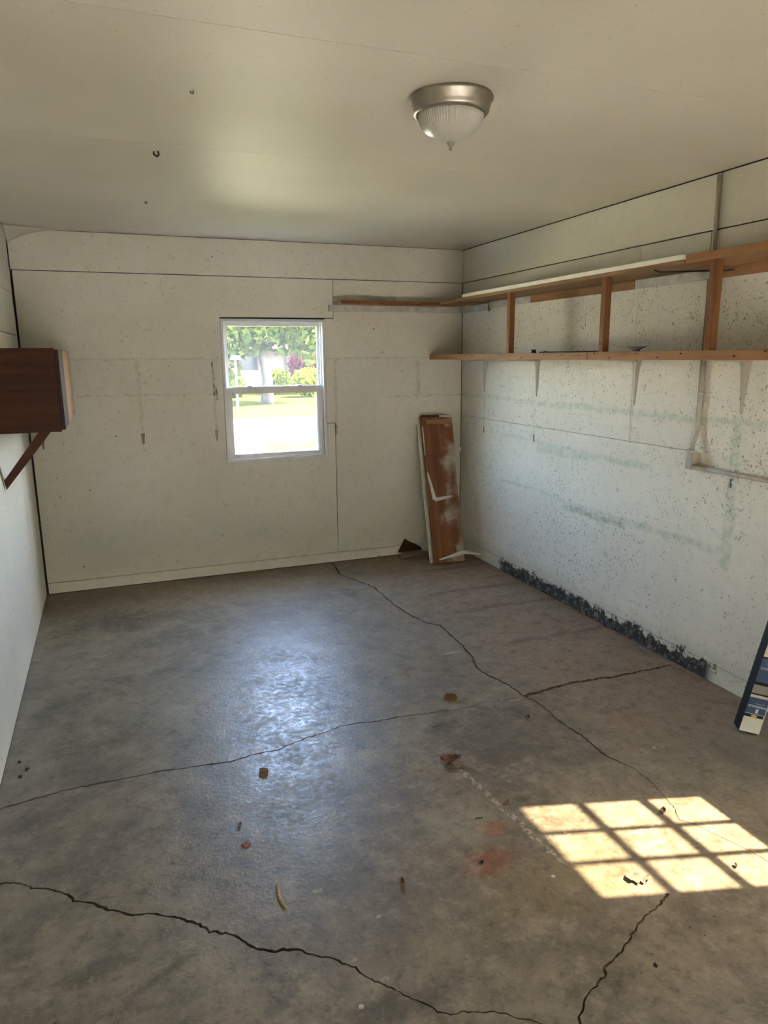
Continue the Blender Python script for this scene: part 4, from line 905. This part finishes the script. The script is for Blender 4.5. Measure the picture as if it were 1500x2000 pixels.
tree('street_tree', 'dark green tree standing left of the pale-trunked tree', -1.0, 34.0, 8.0, 3.5, 9000, M_LF2, 2,
     [(-1.0, 34, 5.2, 3.8, 3.0, 3.0), (2.4, 34, 3.0, 2.0, 1.6, 2.6), (-4.0, 34, 3.0, 1.8, 1.6, 2.0)])
tree('street_tree', 'bushy tree standing right of the pale-trunked tree', 12.8, 34.5, 8.0, 3.5, 9000, M_LF2, 3,
     [(12.8, 34.5, 5.2, 3.8, 3.0, 3.0), (9.9, 33.5, 2.9, 1.6, 1.5, 1.3), (15.1, 34.5, 3.0, 1.8, 1.6, 2.0)])
def shrub(name, label, blobs, n, mat, seed, size=0.12):
    b = blobs[0]; t = tag(empty(name, (b[0], b[1], GZ)), label, 'shrub')
    for k in (-0.2, 0.1, 0.3): keep(tube('stem', [(b[0]+k*0.4, b[1], GZ-0.02), (b[0]+k*b[3], b[1], b[2])], 0.02, M_BARK, None, 6), t)
    foliage('foliage', blobs, n, size, mat, t, seed)
shrub('flowering_shrub', 'bright yellow-green shrub right of the tree trunk', [(8.3, 31.0, 0.55, 0.75, 0.7, 0.62)], 1600, M_LF3, 5)
shrub('pink_shrub', 'pink blossoming shrub behind the yellow-green shrub', [(9.5, 36.0, 1.2, 0.95, 0.7, 0.75)], 1500, M_PINK, 6)
shrub('low_shrub', 'dark leafy shrub left of the tree trunk', [(5.2, 32.0, 0.35, 0.5, 0.5, 0.6)], 900, M_LF1, 7)
shrub('low_shrub', 'sunny shrub between the tree trunk and the yellow-green shrub', [(7.55, 34.0, 0.55, 0.7, 0.5, 0.55)], 1000, M_LF3, 8)
for i, x in enumerate((-9, -3, 3.5, 9.5, 15.5, 22)):
    shrub('hedge_shrub', ['broad dark hedge at the far left end behind the trees', 'broad dark hedge behind the dark green tree', 'broad dark hedge behind the pale trunk, left of the house', 'broad dark hedge behind the house wall', 'broad dark hedge behind the bushy tree', 'broad dark hedge at the far right end'][i],
          [(x, 50.5, 1.9, 2.8, 1.2, 2.2)], 2600, M_LF2, 30+i, 0.25)
# low house across the street
hs = tag(empty('house', (9.0, 43.0, GZ)), 'low peach-coloured house with red roof across the street', 'house')
M_PEACH = simple('peach_siding', (0.105, 0.072, 0.052), 0.8, var=0.06); M_ROOF = simple('red_roof', (0.045, 0.022, 0.019), 0.8); M_DARKW = simple('house_window', (0.02, 0.024, 0.03), 0.1)
keep(box('house_wall', 6.2, 14.5, 41.0, 47.0, GZ, 2.1, M_PEACH), hs)
keep(prism('roof', [(5.8, 2.1), (14.9, 2.1), (13.4, 3.6), (7.3, 3.6)], 1, 40.6, 47.4, M_ROOF), hs)
keep(box('porch', 6.9, 8.0, 40.4, 40.999, GZ, 0.9, M_ROOF), hs)
for x in (7.0, 9.6, 12.0):
    w = keep(box('house_window', x, x+1.1, 40.96, 40.999, 0.8, 1.75, M_ROOF), hs); box('pane', x+0.08, x+1.02, 40.945, 40.959, 0.88, 1.67, M_DARKW, w).matrix_parent_inverse = Matrix.Identity(4)
# post with pale cap by the pavement
ps = tag(empty('garden_post', (4.14, 24.95, GZ)), 'brown garden post with pale blue cap at left of window view', 'post')
keep(box('post_shaft', 4.10, 4.18, 24.9, 25.0, GZ-0.02, 1.55, simple('post_wood', (0.022, 0.015, 0.010), 0.8)), ps)
keep(prism('cap', [(3.98, 1.55), (4.32, 1.55), (4.28, 1.68), (4.03, 1.73)], 1, 24.8, 25.1, simple('cap_blue', (0.035, 0.043, 0.048), 0.6)), ps)
